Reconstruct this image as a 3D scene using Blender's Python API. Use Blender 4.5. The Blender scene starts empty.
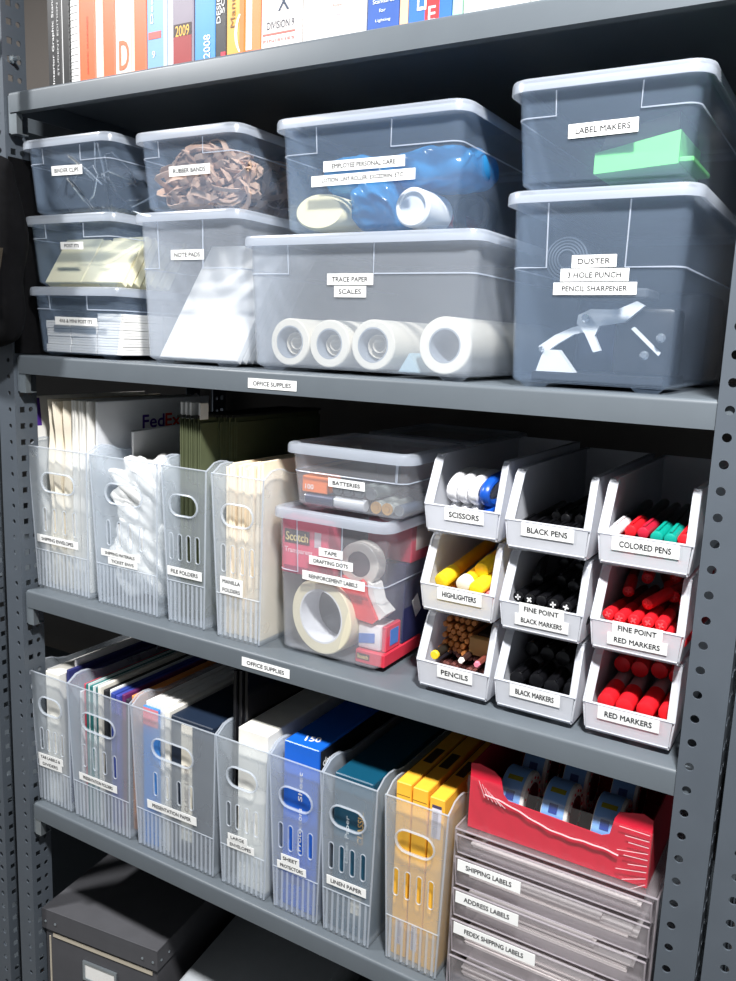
import bpy, bmesh, math, random
from mathutils import Matrix, Vector, Euler
random.seed(11)
PI = math.pi
SC = bpy.context.scene
COL = SC.collection
SC.view_settings.view_transform = 'Standard'
SC.view_settings.look = 'None'
SC.view_settings.gamma = 1.0
SC.view_settings.use_curve_mapping = False
SC.view_settings.exposure = 0.0
try:
    SC.cycles.use_denoising = True
    SC.cycles.transparent_max_bounces = 48
    SC.cycles.max_bounces = 8
    SC.cycles.sample_clamp_indirect = 4.0
    SC.cycles.caustics_reflective = False
    SC.cycles.caustics_refractive = False
except Exception:
    pass

# ------------------------------------------------------------------ materials
def srgb(c):
    r = []
    for v in c:
        v = v / 255.0
        r.append(v / 12.92 if v <= 0.04045 else ((v + 0.055) / 1.055) ** 2.4)
    return (r[0], r[1], r[2], 1.0)

_mats = {}
def paint(name, rgb, rough=0.5, metal=0.0, var=0.05, scale=40.0, spec=0.5, emit=None, emit_rgb=None):
    """Principled surface with a faint procedural mottling of its colour and gloss."""
    if name in _mats: return _mats[name]
    m = bpy.data.materials.new(name); m.use_nodes = True
    nt = m.node_tree; b = nt.nodes['Principled BSDF']
    tc = nt.nodes.new('ShaderNodeTexCoord'); nz = nt.nodes.new('ShaderNodeTexNoise')
    nz.inputs['Scale'].default_value = scale; nz.inputs['Detail'].default_value = 3
    nt.links.new(tc.outputs['Object'], nz.inputs['Vector'])
    cr = nt.nodes.new('ShaderNodeValToRGB')
    c = srgb(rgb)
    cr.color_ramp.elements[0].position = 0.3; cr.color_ramp.elements[1].position = 0.7
    cr.color_ramp.elements[0].color = tuple(x * (1 - var) for x in c[:3]) + (1,)
    cr.color_ramp.elements[1].color = tuple(min(1, x * (1 + var)) for x in c[:3]) + (1,)
    nt.links.new(nz.outputs['Fac'], cr.inputs['Fac'])
    nt.links.new(cr.outputs['Color'], b.inputs['Base Color'])
    b.inputs['Roughness'].default_value = rough
    b.inputs['Metallic'].default_value = metal
    b.inputs['Specular IOR Level'].default_value = spec
    if emit:
        b.inputs['Emission Color'].default_value = srgb(emit_rgb or rgb)
        b.inputs['Emission Strength'].default_value = emit
    _mats[name] = m
    return m

def plastic(name, rgb, haze, through=0.4, gloss=0.22, gmax=0.55, gmin=0.035):
    """Translucent plastic: part clear, part milky (diffuse + translucent), with a clear-coat style gloss."""
    if name in _mats: return _mats[name]
    m = bpy.data.materials.new(name); m.use_nodes = True
    nt = m.node_tree
    for n in list(nt.nodes): nt.nodes.remove(n)
    N = nt.nodes.new; L = nt.links.new
    out = N('ShaderNodeOutputMaterial')
    tr = N('ShaderNodeBsdfTransparent'); df = N('ShaderNodeBsdfDiffuse'); tl = N('ShaderNodeBsdfTranslucent')
    gl = N('ShaderNodeBsdfGlossy'); gl.inputs['Roughness'].default_value = gloss
    gl.inputs['Color'].default_value = (1, 1, 1, 1)
    tr.inputs['Color'].default_value = (0.98, 0.985, 0.99, 1)
    df.inputs['Color'].default_value = srgb(rgb); tl.inputs['Color'].default_value = srgb(rgb)
    a = N('ShaderNodeMixShader'); a.inputs[0].default_value = through
    L(df.outputs[0], a.inputs[1]); L(tl.outputs[0], a.inputs[2])
    tc = N('ShaderNodeTexCoord'); nz = N('ShaderNodeTexNoise'); nz.inputs['Scale'].default_value = 18
    L(tc.outputs['Object'], nz.inputs['Vector'])
    mr = N('ShaderNodeMapRange'); mr.inputs['To Min'].default_value = haze * 0.9; mr.inputs['To Max'].default_value = min(1, haze * 1.1)
    L(nz.outputs['Fac'], mr.inputs['Value'])
    b = N('ShaderNodeMixShader')
    L(mr.outputs[0], b.inputs[0]); L(tr.outputs[0], b.inputs[1]); L(a.outputs[0], b.inputs[2])
    lw = N('ShaderNodeLayerWeight'); lw.inputs['Blend'].default_value = 0.5
    p = N('ShaderNodeMath'); p.operation = 'POWER'; p.inputs[1].default_value = 4.0
    L(lw.outputs['Facing'], p.inputs[0])
    r = N('ShaderNodeMapRange'); r.inputs['To Min'].default_value = gmin; r.inputs['To Max'].default_value = gmax
    L(p.outputs[0], r.inputs['Value'])
    c = N('ShaderNodeMixShader')
    L(r.outputs[0], c.inputs[0]); L(b.outputs[0], c.inputs[1]); L(gl.outputs[0], c.inputs[2])
    L(c.outputs[0], out.inputs['Surface'])
    _mats[name] = m
    return m

STEEL = paint('grey_shelf_paint', (91, 98, 104), 0.42, 0.0, 0.03, 25)
STEEL_D = paint('grey_post_paint', (80, 87, 95), 0.45, 0.0, 0.04, 25)
ZINC = paint('galvanised_metal', (190, 200, 206), 0.3, 0.85, 0.08, 60)
WALL = paint('taupe_wall_paint', (106, 100, 95), 0.85, 0, 0.04, 6)
FLOORM = paint('vinyl_floor', (120, 118, 114), 0.5, 0, 0.08, 8)
CEIL = paint('ceiling_paint', (215, 214, 210), 0.9, 0, 0.02, 8)
BOXP = plastic('clear_box_plastic', (188, 212, 242), 0.115, 0.4, 0.2, 0.45, 0.02)
BOX_LIT = plastic('box_plastic_lit', (218, 226, 238), 0.235, 0.45, 0.25, 0.4, 0.02)  # same box plastic with haze raised to paint in the stronger light
BOXT = plastic('whitish_box_plastic', (232, 234, 242), 0.155, 0.4, 0.2, 0.4, 0.02)
LIDP = plastic('box_lid_plastic', (216, 223, 234), 0.42, 0.4, 0.25, 0.4)
LIDT = plastic('lid_panel_plastic', (215, 225, 238), 0.16, 0.4, 0.2, 0.5)
RIBP = plastic('box_rib_plastic', (225, 232, 244), 0.5, 0.4, 0.25, 0.3)
FILEP = plastic('file_bin_plastic', (232, 240, 248), 0.24, 0.5, 0.3, 0.3)
FILER = plastic('file_rim_plastic', (236, 242, 250), 0.45, 0.5, 0.3, 0.3)
BINP = plastic('hopper_bin_plastic', (234, 236, 242), 0.76, 0.3, 0.3, 0.25)
ACRY = plastic('clear_acrylic', (236, 226, 230), 0.13, 0.4, 0.08, 0.7, 0.06)
WRAP = plastic('shrink_wrap', (255, 255, 255), 0.012, 0.4, 0.12, 0.6, 0.04)
WHITE = paint('white_sticker', (246, 246, 244), 0.55, 0, 0.01)
INK = paint('label_ink', (46, 46, 50), 0.6, 0, 0.02)
PAPER = paint('white_paper', (244, 242, 238), 0.8, 0, 0.02)
CREAMP = paint('cream_paper', (242, 233, 214), 0.8, 0, 0.03)
BLACKP = paint('black_plastic', (20, 20, 23), 0.32, 0, 0.1)
BLACKF = paint('black_fabric', (9, 9, 11), 0.9, 0, 0.25, 120, 0.1)
CHROME = paint('bright_steel', (220, 224, 228), 0.2, 0.9, 0.03)

# ------------------------------------------------------------------ mesh builder
class MB:
    def __init__(s): s.v = []; s.f = []
    def add(s, vs, fs, M=None):
        o = len(s.v)
        for p in vs:
            p = Vector(p)
            s.v.append(tuple(M @ p) if M is not None else tuple(p))
        s.f += [tuple(i + o for i in f) for f in fs]
        return s
    def box(s, x0, x1, y0, y1, z0, z1, bev=0.0, seg=2, M=None):
        if bev <= 0:
            vs = [(x0,y0,z0),(x1,y0,z0),(x1,y1,z0),(x0,y1,z0),(x0,y0,z1),(x1,y0,z1),(x1,y1,z1),(x0,y1,z1)]
            return s.add(vs, [(0,3,2,1),(4,5,6,7),(0,1,5,4),(1,2,6,5),(2,3,7,6),(3,0,4,7)], M)
        bm = bmesh.new(); bmesh.ops.create_cube(bm, size=1)
        for v in bm.verts:
            v.co = Vector(((x0+x1)/2 + v.co.x*(x1-x0), (y0+y1)/2 + v.co.y*(y1-y0), (z0+z1)/2 + v.co.z*(z1-z0)))
        bmesh.ops.bevel(bm, geom=list(bm.edges), offset=bev, segments=seg, affect='EDGES', profile=0.5)
        bm.verts.index_update()
        s.add([v.co.copy() for v in bm.verts], [[v.index for v in f.verts] for f in bm.faces], M)
        bm.free(); return s
    def loft(s, loops, cap0=True, cap1=True, M=None, closed=False):
        n = len(loops[0]); vs = [p for l in loops for p in l]; fs = []
        K = len(loops)
        for k in range(K if closed else K - 1):
            a = k*n; b = ((k+1) % K)*n
            for i in range(n):
                j = (i+1) % n
                fs.append((a+i, a+j, b+j, b+i))
        if not closed:
            if cap0: fs.append(tuple(reversed(range(n))))
            if cap1: fs.append(tuple((K-1)*n + i for i in range(n)))
        return s.add(vs, fs, M)
    def lathe(s, prof, n=20, M=None, cap=True):
        """prof: (radius, height) along local Z."""
        loops = [[(r*math.cos(2*PI*i/n), r*math.sin(2*PI*i/n), h) for i in range(n)] for r, h in prof]
        return s.loft(loops, cap, cap, M)
    def ring(s, ro, ri, h, n=32, M=None, ch=0.0):
        prof = [(ri, 0), (ro-ch, 0), (ro, ch), (ro, h-ch), (ro-ch, h), (ri, h)]
        loops = [[(r*math.cos(2*PI*i/n), r*math.sin(2*PI*i/n), z) for i in range(n)] for r, z in prof]
        return s.loft(loops, False, False, M, closed=True)
    def tube(s, pts, r, n=8, closed=False, M=None, flat=None):
        pts = [Vector(p) for p in pts]; loops = []; K = len(pts)
        up = Vector((0, 0, 1)); prev = None
        for i, p in enumerate(pts):
            if closed: t = pts[(i+1) % K] - pts[i-1]
            else: t = pts[min(i+1, K-1)] - pts[max(i-1, 0)]
            t = t.normalized() if t.length > 1e-9 else Vector((1,0,0))
            if prev is None:
                u = t.cross(up)
                if u.length < 0.2: u = t.cross(Vector((0,1,0)))
            else:
                u = prev - t*prev.dot(t)
            u.normalize(); w = t.cross(u); prev = u
            ra, rb = (r, r) if flat is None else flat
            loops.append([p + u*(ra*math.cos(2*PI*k/n)) + w*(rb*math.sin(2*PI*k/n)) for k in range(n)])
        return s.loft(loops, not closed, not closed, M, closed=closed)
    def prism(s, poly, h0, h1, M=None):
        """poly in local XY, extruded along Z"""
        n = len(poly)
        return s.loft([[(x,y,h0) for x,y in poly], [(x,y,h1) for x,y in poly]], True, True, M)
    def plate(s, outer, holes, t, fn):
        """flat plate with holes; fn maps (u, v, w) to a point, w in -t/2..t/2"""
        cu = bpy.data.curves.new('plate_tmp', 'CURVE'); cu.dimensions = '2D'; cu.fill_mode = 'BOTH'; cu.extrude = t/2
        for poly in [outer] + holes:
            sp = cu.splines.new('POLY'); sp.points.add(len(poly)-1); sp.use_cyclic_u = True
            for q, (x, y) in zip(sp.points, poly): q.co = (x*100, y*100, 0, 1)
        cu.extrude = t/2*100
        me = curve_mesh(cu)
        o = len(s.v)
        s.v += [tuple(fn(v.co.x/100, v.co.y/100, v.co.z/100)) for v in me.vertices]
        s.f += [tuple(i+o for i in p.vertices) for p in me.polygons]
        bpy.data.meshes.remove(me)
        return s
    def mesh(s, name, ang=35):
        me = bpy.data.meshes.new(name)
        me.from_pydata(s.v, [], s.f)
        bm = bmesh.new(); bm.from_mesh(me)
        bmesh.ops.recalc_face_normals(bm, faces=bm.faces)
        bm.to_mesh(me); bm.free()
        me.polygons.foreach_set('use_smooth', [True]*len(me.polygons))
        me.set_sharp_from_angle(angle=math.radians(ang))
        me.update()
        return me

def curve_mesh(cu):
    ob = bpy.data.objects.new('tmp', cu); COL.objects.link(ob)
    dg = bpy.context.evaluated_depsgraph_get(); dg.update()
    me = bpy.data.meshes.new_from_object(ob.evaluated_get(dg))
    bpy.data.objects.remove(ob); bpy.data.curves.remove(cu)
    return me

_txt = {}
def text_geo(t):
    if t not in _txt:
        cu = bpy.data.curves.new('text_tmp', 'FONT'); cu.body = t; cu.extrude = 0.0; cu.resolution_u = 3
        me = curve_mesh(cu)
        vs = [v.co.copy() for v in me.vertices]; fs = [tuple(p.vertices) for p in me.polygons]
        bpy.data.meshes.remove(me)
        x0 = min(v.x for v in vs); x1 = max(v.x for v in vs); y0 = min(v.y for v in vs); y1 = max(v.y for v in vs)
        _txt[t] = ([((v.x-(x0+x1)/2)/(x1-x0), (v.y-(y0+y1)/2)/(y1-y0)) for v in vs], fs, (x1-x0)/(y1-y0))
    return _txt[t]

def rr(w, d, r, n=5, z=0.0, cx=0.0, cy=0.0):
    """rounded rectangle loop in XY at height z"""
    r = min(r, w/2-1e-5, d/2-1e-5); pts = []
    for sx, sy, a0 in ((1,1,0),(-1,1,PI/2),(-1,-1,PI),(1,-1,1.5*PI)):
        for k in range(n+1):
            a = a0 + k/n*PI/2
            pts.append((cx+sx*(w/2-r)+r*math.cos(a), cy+sy*(d/2-r)+r*math.sin(a), z))
    return pts
def stadium(cx, cy, w, h, n=8):
    r = min(w, h)/2; pts = []
    if w >= h:
        for k in range(n+1): a = -PI/2+PI*k/n; pts.append((cx+w/2-r+r*math.cos(a), cy+r*math.sin(a)))
        for k in range(n+1): a = PI/2+PI*k/n; pts.append((cx-w/2+r+r*math.cos(a), cy+r*math.sin(a)))
    else:
        for k in range(n+1): a = PI*k/n; pts.append((cx+r*math.cos(a), cy+h/2-r+r*math.sin(a)))
        for k in range(n+1): a = PI+PI*k/n; pts.append((cx+r*math.cos(a), cy-h/2+r+r*math.sin(a)))
    return pts

# ------------------------------------------------------------------ objects
def thing(name, label, cat, loc=(0,0,0), rot=(0,0,0), group=None):
    o = bpy.data.objects.new(name, None); COL.objects.link(o)
    o.empty_display_size = 0.02
    o.location = loc; o.rotation_euler = rot
    o['label'] = label; o['category'] = cat
    if group: o['group'] = group
    return o
def part(name, mb, mat, parent, label=None, ang=35):
    me = mb.mesh(name, ang) if isinstance(mb, MB) else mb
    if not me.materials: me.materials.append(mat)
    o = bpy.data.objects.new(name, me); COL.objects.link(o)
    if parent is not None: o.parent = parent
    if label: o['label'] = label
    return o
def solo(name, mb, mat, label, cat, loc=(0,0,0), rot=(0,0,0), group=None, ang=35):
    o = part(name, mb, mat, None, ang=ang)
    o.location = loc; o.rotation_euler = rot; o['label'] = label; o['category'] = cat
    if group: o['group'] = group
    return o
def struct(name, mb, mat):
    o = part(name, mb, mat, None); o['kind'] = 'structure'; return o
KIDS = {}
def dup(root, loc, rot=(0,0,0), label=None, group=None, scale=None):
    """copy of a thing with copies of its parts and sub-parts (mesh data shared)"""
    r = root.copy(); COL.objects.link(r); r.location = loc; r.rotation_euler = rot
    if scale: r.scale = (scale, scale, scale)
    if label: r['label'] = label
    if group: r['group'] = group
    if root.name not in KIDS: KIDS[root.name] = [(c, list(c.children)) for c in root.children]
    for ch, subs in KIDS[root.name]:
        c = ch.copy(); COL.objects.link(c); c.parent = r
        for g in subs:
            d = g.copy(); COL.objects.link(d); d.parent = c
    return r
def front(x, y, z, ang=0.0, tilt=0.0):
    return Matrix.Translation((x,y,z)) @ Matrix.Rotation(math.radians(90)+tilt, 4, 'X') @ Matrix.Rotation(math.radians(ang), 4, 'Z')
def lettering(parent, text, M, w, h, mat=None, lift=0.0003, bold=1.0, name='lettering'):
    vs, fs, asp = text_geo(text)
    mb = MB(); n = len(vs)
    e = h*0.03*bold
    for i, (dx, dy) in enumerate(((0, 0), (e, 0), (-e, 0), (0, e), (0, -e)) if bold else ((0, 0),)):
        mb.add([(x*w+dx, y*h+dy, lift+i*0.00001) for x, y in vs], fs, M)
    return part(name, mb, mat or INK, parent)
def sticker(parent, lines, M, w, h, mat=None, ink=None, cap=0.42, wf=0.78, name='label'):
    mb = MB(); mb.box(-w/2, w/2, -h/2, h/2, 0, 0.0004, M=M)
    s = part(name, mb, mat or WHITE, parent)
    if isinstance(lines, str): lines = [lines]
    k = len(lines)
    for i, t in enumerate(lines):
        vs, fs, asp = text_geo(t)
        hh = cap*h/k; ww = min(wf*w, hh*asp*1.25)
        lettering(s, t, M @ Matrix.Translation((0, h*(0.5-(i+0.5)/k), 0)), ww, hh, ink, lift=0.0006)
    return s
Z1, Z2, Z3, Z4, Z5 = 1.8148, 1.46, 1.1074, 0.7553, 0.4027
LIP = 0.0264
XR = 0.9466
SD = 0.46            # shelf depth
KEYE, FILLE, AMB = 62.0, 36.0, 0.19
# ------------------------------------------------------------------ setting
m = MB(); m.box(-1.9, 2.9, -2.6, 0.62, -0.05, 0.0); struct('floor', m, FLOORM)
m = MB(); m.box(-1.9, 2.9, -2.6, 0.62, 2.46, 2.52); struct('ceiling', m, CEIL)
m = MB(); m.box(-1.9, 2.9, 0.50, 0.62, 0.0, 2.46); struct('wall_back', m, WALL)

# ------------------------------------------------------------------ shelving units
def punched(mb, w, p, z0, n, hu, kind, r, t, fn):
    """strip of n square cells of height p, each with one round or square hole; fn maps (u, v, w) to a point"""
    rect = lambda a, x0, x1, y0, y1: min((x1/math.cos(a) if math.cos(a) > 1e-9 else 1e9), (x0/math.cos(a) if math.cos(a) < -1e-9 else 1e9),
                                         (y1/math.sin(a) if math.sin(a) > 1e-9 else 1e9), (y0/math.sin(a) if math.sin(a) < -1e-9 else 1e9))
    ang = [2*PI*i/12+0.01 for i in range(12)] + [math.atan2(y, x) % (2*PI) for x in (-hu, w-hu) for y in (-p/2, p/2)]
    if kind == 'square': ang += [PI/4, 3*PI/4, 5*PI/4, 7*PI/4]
    ang = sorted(ang); N = len(ang)
    for k in range(n):
        cz = z0+p*(k+0.5); inn = []; out = []
        for a in ang:
            ri = r if kind == 'round' else rect(a, -r, r, -r, r)
            ro = rect(a, -hu, w-hu, -p/2, p/2)
            inn.append((hu+ri*math.cos(a), cz+ri*math.sin(a))); out.append((hu+ro*math.cos(a), cz+ro*math.sin(a)))
        mb.loft([[fn(u,v,-t/2) for u,v in inn], [fn(u,v,-t/2) for u,v in out], [fn(u,v,t/2) for u,v in out], [fn(u,v,t/2) for u,v in inn]], False, False, closed=True)
def post_mesh(x0, x1, top, ysign=1, y0=0.0, pitch=0.024, rhole=0.0042):
    """slotted angle post: front flange x0..x1 with round holes, side flange at its right edge with square and round holes"""
    mb = MB(); n = int(top/pitch)
    punched(mb, x1-x0, pitch, 0.0, n, POSTHX[0], 'round', rhole, 0.0018, lambda u,v,t: (x0+u, y0-ysign*0.0009+t, v))
    punched(mb, 0.018, pitch, 0.0, n, 0.0105, 'square', 0.0042, 0.0018, lambda u,v,t: (x1-0.0009+t, y0+ysign*u, v))
    punched(mb, 0.018, pitch, 0.0, n, 0.0070, 'round', 0.0038, 0.0018, lambda u,v,t: (x1-0.0009+t, y0+ysign*(0.018+u), v))
    return mb
POSTHX = [0.011]
unit = thing('shelving_unit', 'grey slotted-angle steel shelving unit holding the office supplies', 'shelving', (0,0,0))
TOP = 2.28
POSTHX[0] = 0.024; part('post', post_mesh(-0.042, -0.006, TOP, 1, 0.0, 0.024, 0.0034), STEEL_D, unit)
POSTHX[0] = 0.0105; part('post', post_mesh(0.9475, 0.9845, TOP, 1, 0.0, 0.024, 0.0042), STEEL_D, unit)
POSTHX[0] = 0.011
part('post', post_mesh(-0.042, -0.006, TOP, -1, SD+0.006), STEEL_D, unit)
part('post', post_mesh(0.9475, 0.9845, TOP, -1, SD+0.006), STEEL_D, unit)
def shelf_mesh(z, x0=0.0005, x1=0.9815):
    mb = MB()
    t = 0.0015; y0 = 0.0015; y1 = SD
    # lipped tray: top sheet, four lips turned down, rounded front top edge
    r = 0.004
    prof = [(y0+r*(1-math.cos(a)), z-r*(1-math.sin(a))) for a in [k/4*PI/2 for k in range(5)]]
    outer = [(y0, z-LIP)] + prof + [(y1, z), (y1, z-LIP), (y1-t, z-LIP), (y1-t, z-t), (y0+r, z-t), (y0+t, z-r), (y0+t, z-LIP+t), (y0+0.012, z-LIP+t), (y0+0.012, z-LIP)]
    mb.loft([[(x0, y, q) for y, q in outer], [(x1, y, q) for y, q in outer]])
    mb.box(x0, x0+t, y0+t, y1-t, z-LIP, z-t); mb.box(x1-t, x1, y0+t, y1-t, z-LIP, z-t)
    return mb
for i, z in enumerate((Z1, Z2, Z3, Z4, Z5)):
    sh = part('shelf', shelf_mesh(z), STEEL, unit)
    c = MB()   # bent galvanised clip that carries the shelf at the left front post
    c.box(-0.0040, 0.0, 0.003, 0.022, z-LIP-0.026, z-0.004)
    c.box(0.0, 0.013, 0.003, 0.0045, z-LIP-0.026, z-LIP-0.001); c.box(0.0, 0.013, 0.003, 0.022, z-LIP-0.0275, z-LIP-0.026)
    c.box(0.0115, 0.013, 0.0045, 0.012, z-LIP-0.026, z-LIP-0.001)
    part('clip', c, ZINC, unit, 'galvanised shelf clip')
b = MB()
b.lathe([(0.0055,0),(0.0055,0.003),(0.0035,0.005)], 6, Matrix.Translation((-0.0040,0.012,1.860)) @ Matrix.Rotation(PI/2,4,'Y'))
b.lathe([(0.003,0),(0.003,0.014)], 8, Matrix.Translation((-0.0040,0.012,1.860)) @ Matrix.Rotation(PI/2,4,'Y'))
part('bolt', b, ZINC, unit, 'small bright bolt above the top shelf')
sticker(unit, 'OFFICE SUPPLIES', front(0.4578, 0.0012, 1.4447), 0.0708, 0.0118)
sticker(unit, 'OFFICE SUPPLIES', front(0.4552, 0.0012, 1.0930), 0.0746, 0.0118)

nl = thing('shelving_unit', 'neighbouring grey shelving unit whose post edges in at the far left', 'shelving', (-1.04,0,0))
def shift(mb, dx):
    mb.v = [(x+dx, y, z) for x, y, z in mb.v]; return mb
POSTHX[0] = 0.024
part('post', shift(post_mesh(-0.108, -0.072, TOP, 1), 1.04), STEEL_D, nl)
part('post', shift(post_mesh(-0.108, -0.072, TOP, -1, SD+0.006), 1.04), STEEL_D, nl)
part('post', shift(post_mesh(-1.04, -1.004, TOP, 1), 1.04), STEEL_D, nl)
part('post', shift(post_mesh(-1.04, -1.004, TOP, -1, SD+0.006), 1.04), STEEL_D, nl)
for z in (Z1, Z2, Z3, Z4, Z5): part('shelf', shift(shelf_mesh(z, -1.03, -0.0755), 1.04), STEEL, nl)
nr = thing('shelving_unit', 'neighbouring grey shelving unit whose post shows at the far right', 'shelving', (0.99,0,0))
POSTHX[0] = 0.0195
part('post', shift(post_mesh(0.990, 1.030, TOP, 1), -0.99), STEEL_D, nr)
part('post', shift(post_mesh(0.990, 1.030, TOP, -1, SD+0.006), -0.99), STEEL_D, nr)
part('post', shift(post_mesh(1.95, 1.99, TOP, 1), -0.99), STEEL_D, nr)
part('post', shift(post_mesh(1.95, 1.99, TOP, -1, SD+0.006), -0.99), STEEL_D, nr)
for z in (Z1, Z2, Z3, Z4, Z5): part('shelf', shift(shelf_mesh(z, 1.032, 1.948), -0.99), STEEL, nr)

# ------------------------------------------------------------------ lidded storage boxes
def storage_box(label, X0, X1, z0, z1, y0, depth, cat='storage box', overhang=0.009, ribdrop=0.3, stickers=(), lidh=0.012, group=None, taper=0.007, step=(0.21, 0.67), mat=None):
    """X0..X1: body at its top edge; z0 bottom of the feet, z1 top of the lid; y0 front face at the top"""
    xc = (X0+X1)/2; W = X1-X0; D = depth; yc = y0 + D/2
    T = thing('storage_box', label, cat, (xc, yc, z0), group=group)
    H = z1 - z0; zt = H - 0.004; zb = 0.005; R = 0.012; t = 0.0013
    sec = lambda z, off: rr(W - 2*taper*(1-(z-zb)/(zt-zb)) - 2*off, D - 2*taper*0.8*(1-(z-zb)/(zt-zb)) - 2*off, R-off*0.8, 5, z)
    mb = MB()
    loops = [rr(W-2*taper-0.008, D-1.6*taper-0.008, R-0.003, 5, zb), sec(zb+0.003, 0)] + [sec(zt, 0)] + [sec(zt, t), sec(zb+0.003+t, t)] + [rr(W-2*taper-0.010, D-1.6*taper-0.010, R-0.004, 5, zb+t)]
    mb.loft(loops, True, True)
    for sx in (-1, 1):
        for sy in (-1, 1):
            fx = sx*(W/2-taper-0.022); fy = sy*(D/2-taper-0.014)
            mb.loft([rr(0.030, 0.018, 0.004, 2, zb, fx, fy), rr(0.020, 0.012, 0.003, 2, 0, fx, fy)])
    part('body', mb, mat or BOXP, T)
    # raised rib that steps up to the lid on the front face and runs round the sides
    zr = zt - (zt-zb)*ribdrop
    def P(fx, z):   # point on the front face; fx 0..1 across
        s = 1-(z-zb)/(zt-zb)
        return (-W/2+taper*s+fx*(W-2*taper*s), -(D/2-0.8*taper*s)-0.0003, z)
    rb = MB(); r = 0.0008
    e0 = R/W
    ztop = zt-lidh+0.004
    cs = lambda z, sx: [(sx*(W/2-taper*(1-(z-zb)/(zt-zb))-R+R*math.cos(a)), -(D/2-0.8*taper*(1-(z-zb)/(zt-zb))-R+R*math.sin(a)), z) for a in [k/5*PI/2 for k in range(6)]]
    sr = 1-(zr-zb)/(zt-zb)
    back = D/2-R
    left = [(-W/2+taper*sr-0.0003, back, zr)] + cs(zr, -1) + [P(step[0], zr), P(step[0], ztop)]
    right = [(W/2-taper*sr+0.0003, back, zr)] + cs(zr, 1) + [P(step[1], zr), P(step[1], ztop)]
    rb.tube(left, r, 5); rb.tube(right, r, 5)
    part('rib', rb, RIBP, T)
    # lid: rim with rolled edge plus sunken top panel
    o = overhang
    L = MB()
    lw, ld = W+2*o-0.002, D+2*o-0.002
    q = lambda off, z: rr(lw-2*off, ld-2*off, R+o-off, 5, z)
    L.loft([q(0.0, H-lidh), q(0.0, H-0.004), q(0.0012, H-0.0012), q(0.004, H), q(0.011, H), q(0.0125, H-0.0025), q(0.0125, H-0.0042), q(0.0022, H-0.0046), q(0.0014, H-lidh)], False, False, closed=True)
    lid = part('lid', L, LIDP, T)
    pn = MB(); pn.loft([q(0.0124, H-0.0042), q(0.0124, H-0.0026)]); part('lid_panel', pn, LIDT, lid)
    for st in stickers:
        text, cx, cz, w, h, ang = st[:6]
        z = cz - z0; s = 1-(z-zb)/(zt-zb)
        sticker(T, text, front(cx-xc, -(D/2-0.8*taper*s)-0.0005, z, ang, math.atan(0.8*taper/(zt-zb))), w, h)
    return T

YF = 0.020
bx = storage_box
bx('clear lidded box labelled BINDER CLIPS, top of the leftmost stack', 0.007, 0.172, 1.6535, 1.7540, YF, 0.33, stickers=[('BINDER CLIPS', 0.0890, 1.7115, 0.0609, 0.0123, -1.0)])
bx('clear lidded box labelled POST ITS, middle of the leftmost stack', 0.007, 0.177, 1.5570, 1.6535, YF, 0.33, stickers=[('POST ITS', 0.0956, 1.6124, 0.0451, 0.0100, -1)])
bx('clear lidded box with white note blocks, bottom of the leftmost stack', 0.011, 0.181, 1.4600, 1.5570, YF, 0.33, stickers=[('4X6 & MINI POST ITS', 0.0997, 1.5105, 0.0853, 0.0108, -0.6)])
bx('clear lidded box labelled RUBBER BANDS full of tan bands', 0.225, 0.386, 1.6490, 1.7460, YF, 0.33, stickers=[('RUBBER BANDS', 0.3095, 1.6975, 0.0667, 0.0120, 0)])
bx('clear tall lidded box labelled NOTE PADS below the rubber bands', 0.223, 0.388, 1.4600, 1.6490, YF, 0.33, mat=BOX_LIT, ribdrop=0.36, stickers=[('NOTE PADS', 0.3074, 1.5967, 0.0545, 0.0122, 0)])
bx('wide clear lidded box labelled EMPLOYEE PERSONAL CARE, above the paper rolls', 0.448, 0.677, 1.6160, 1.7420, YF, 0.36, ribdrop=0.3, step=(0.22, 0.64), stickers=[('EMPLOYEE PERSONAL CARE', 0.5600, 1.6878, 0.1029, 0.0112, 0), ('LOTION, LINT ROLLER, EXCEDRIN, ETC', 0.5581, 1.6735, 0.1318, 0.0113, 0.4)])
bx('widest clear lidded box labelled TRACE PAPER SCALES', 0.403, 0.701, 1.4600, 1.6160, YF, 0.38, mat=BOX_LIT, ribdrop=0.27, step=(0.2, 0.59), stickers=[('TRACE PAPER', 0.5483, 1.5662, 0.0603, 0.0124, 0), ('SCALES', 0.5487, 1.5528, 0.0419, 0.0122, 0)])
bx('clear lidded box labelled LABEL MAKERS with a green device inside', 0.732, 0.905, 1.6490, 1.7510, YF, 0.36, ribdrop=0.33, step=(0.23, 0.7), stickers=[('LABEL MAKERS', 0.8185, 1.7017, 0.0651, 0.0126, 1.0)])
bx('tall clear lidded box labelled DUSTER, 3 HOLE PUNCH, PENCIL SHARPENER', 0.735, 0.906, 1.4600, 1.6490, YF, 0.36, ribdrop=0.38, step=(0.22, 0.68), stickers=[('DUSTER', 0.8208, 1.5823, 0.0428, 0.0116, 0.8), ('3 HOLE PUNCH', 0.8219, 1.5696, 0.0656, 0.0118, 0.2), ('PENCIL SHARPENER', 0.8228, 1.5569, 0.0801, 0.0116, 0.5)])
bx('small clear lidded box labelled BATTERIES on top of the tape box', 0.467, 0.629, 1.2945, 1.3760, 0.026, 0.150, mat=BOXT, ribdrop=0.42, step=(0.92, 0.93), overhang=0.008, stickers=[('BATTERIES', 0.5482, 1.3330, 0.0504, 0.0108, -0.3)])
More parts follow.
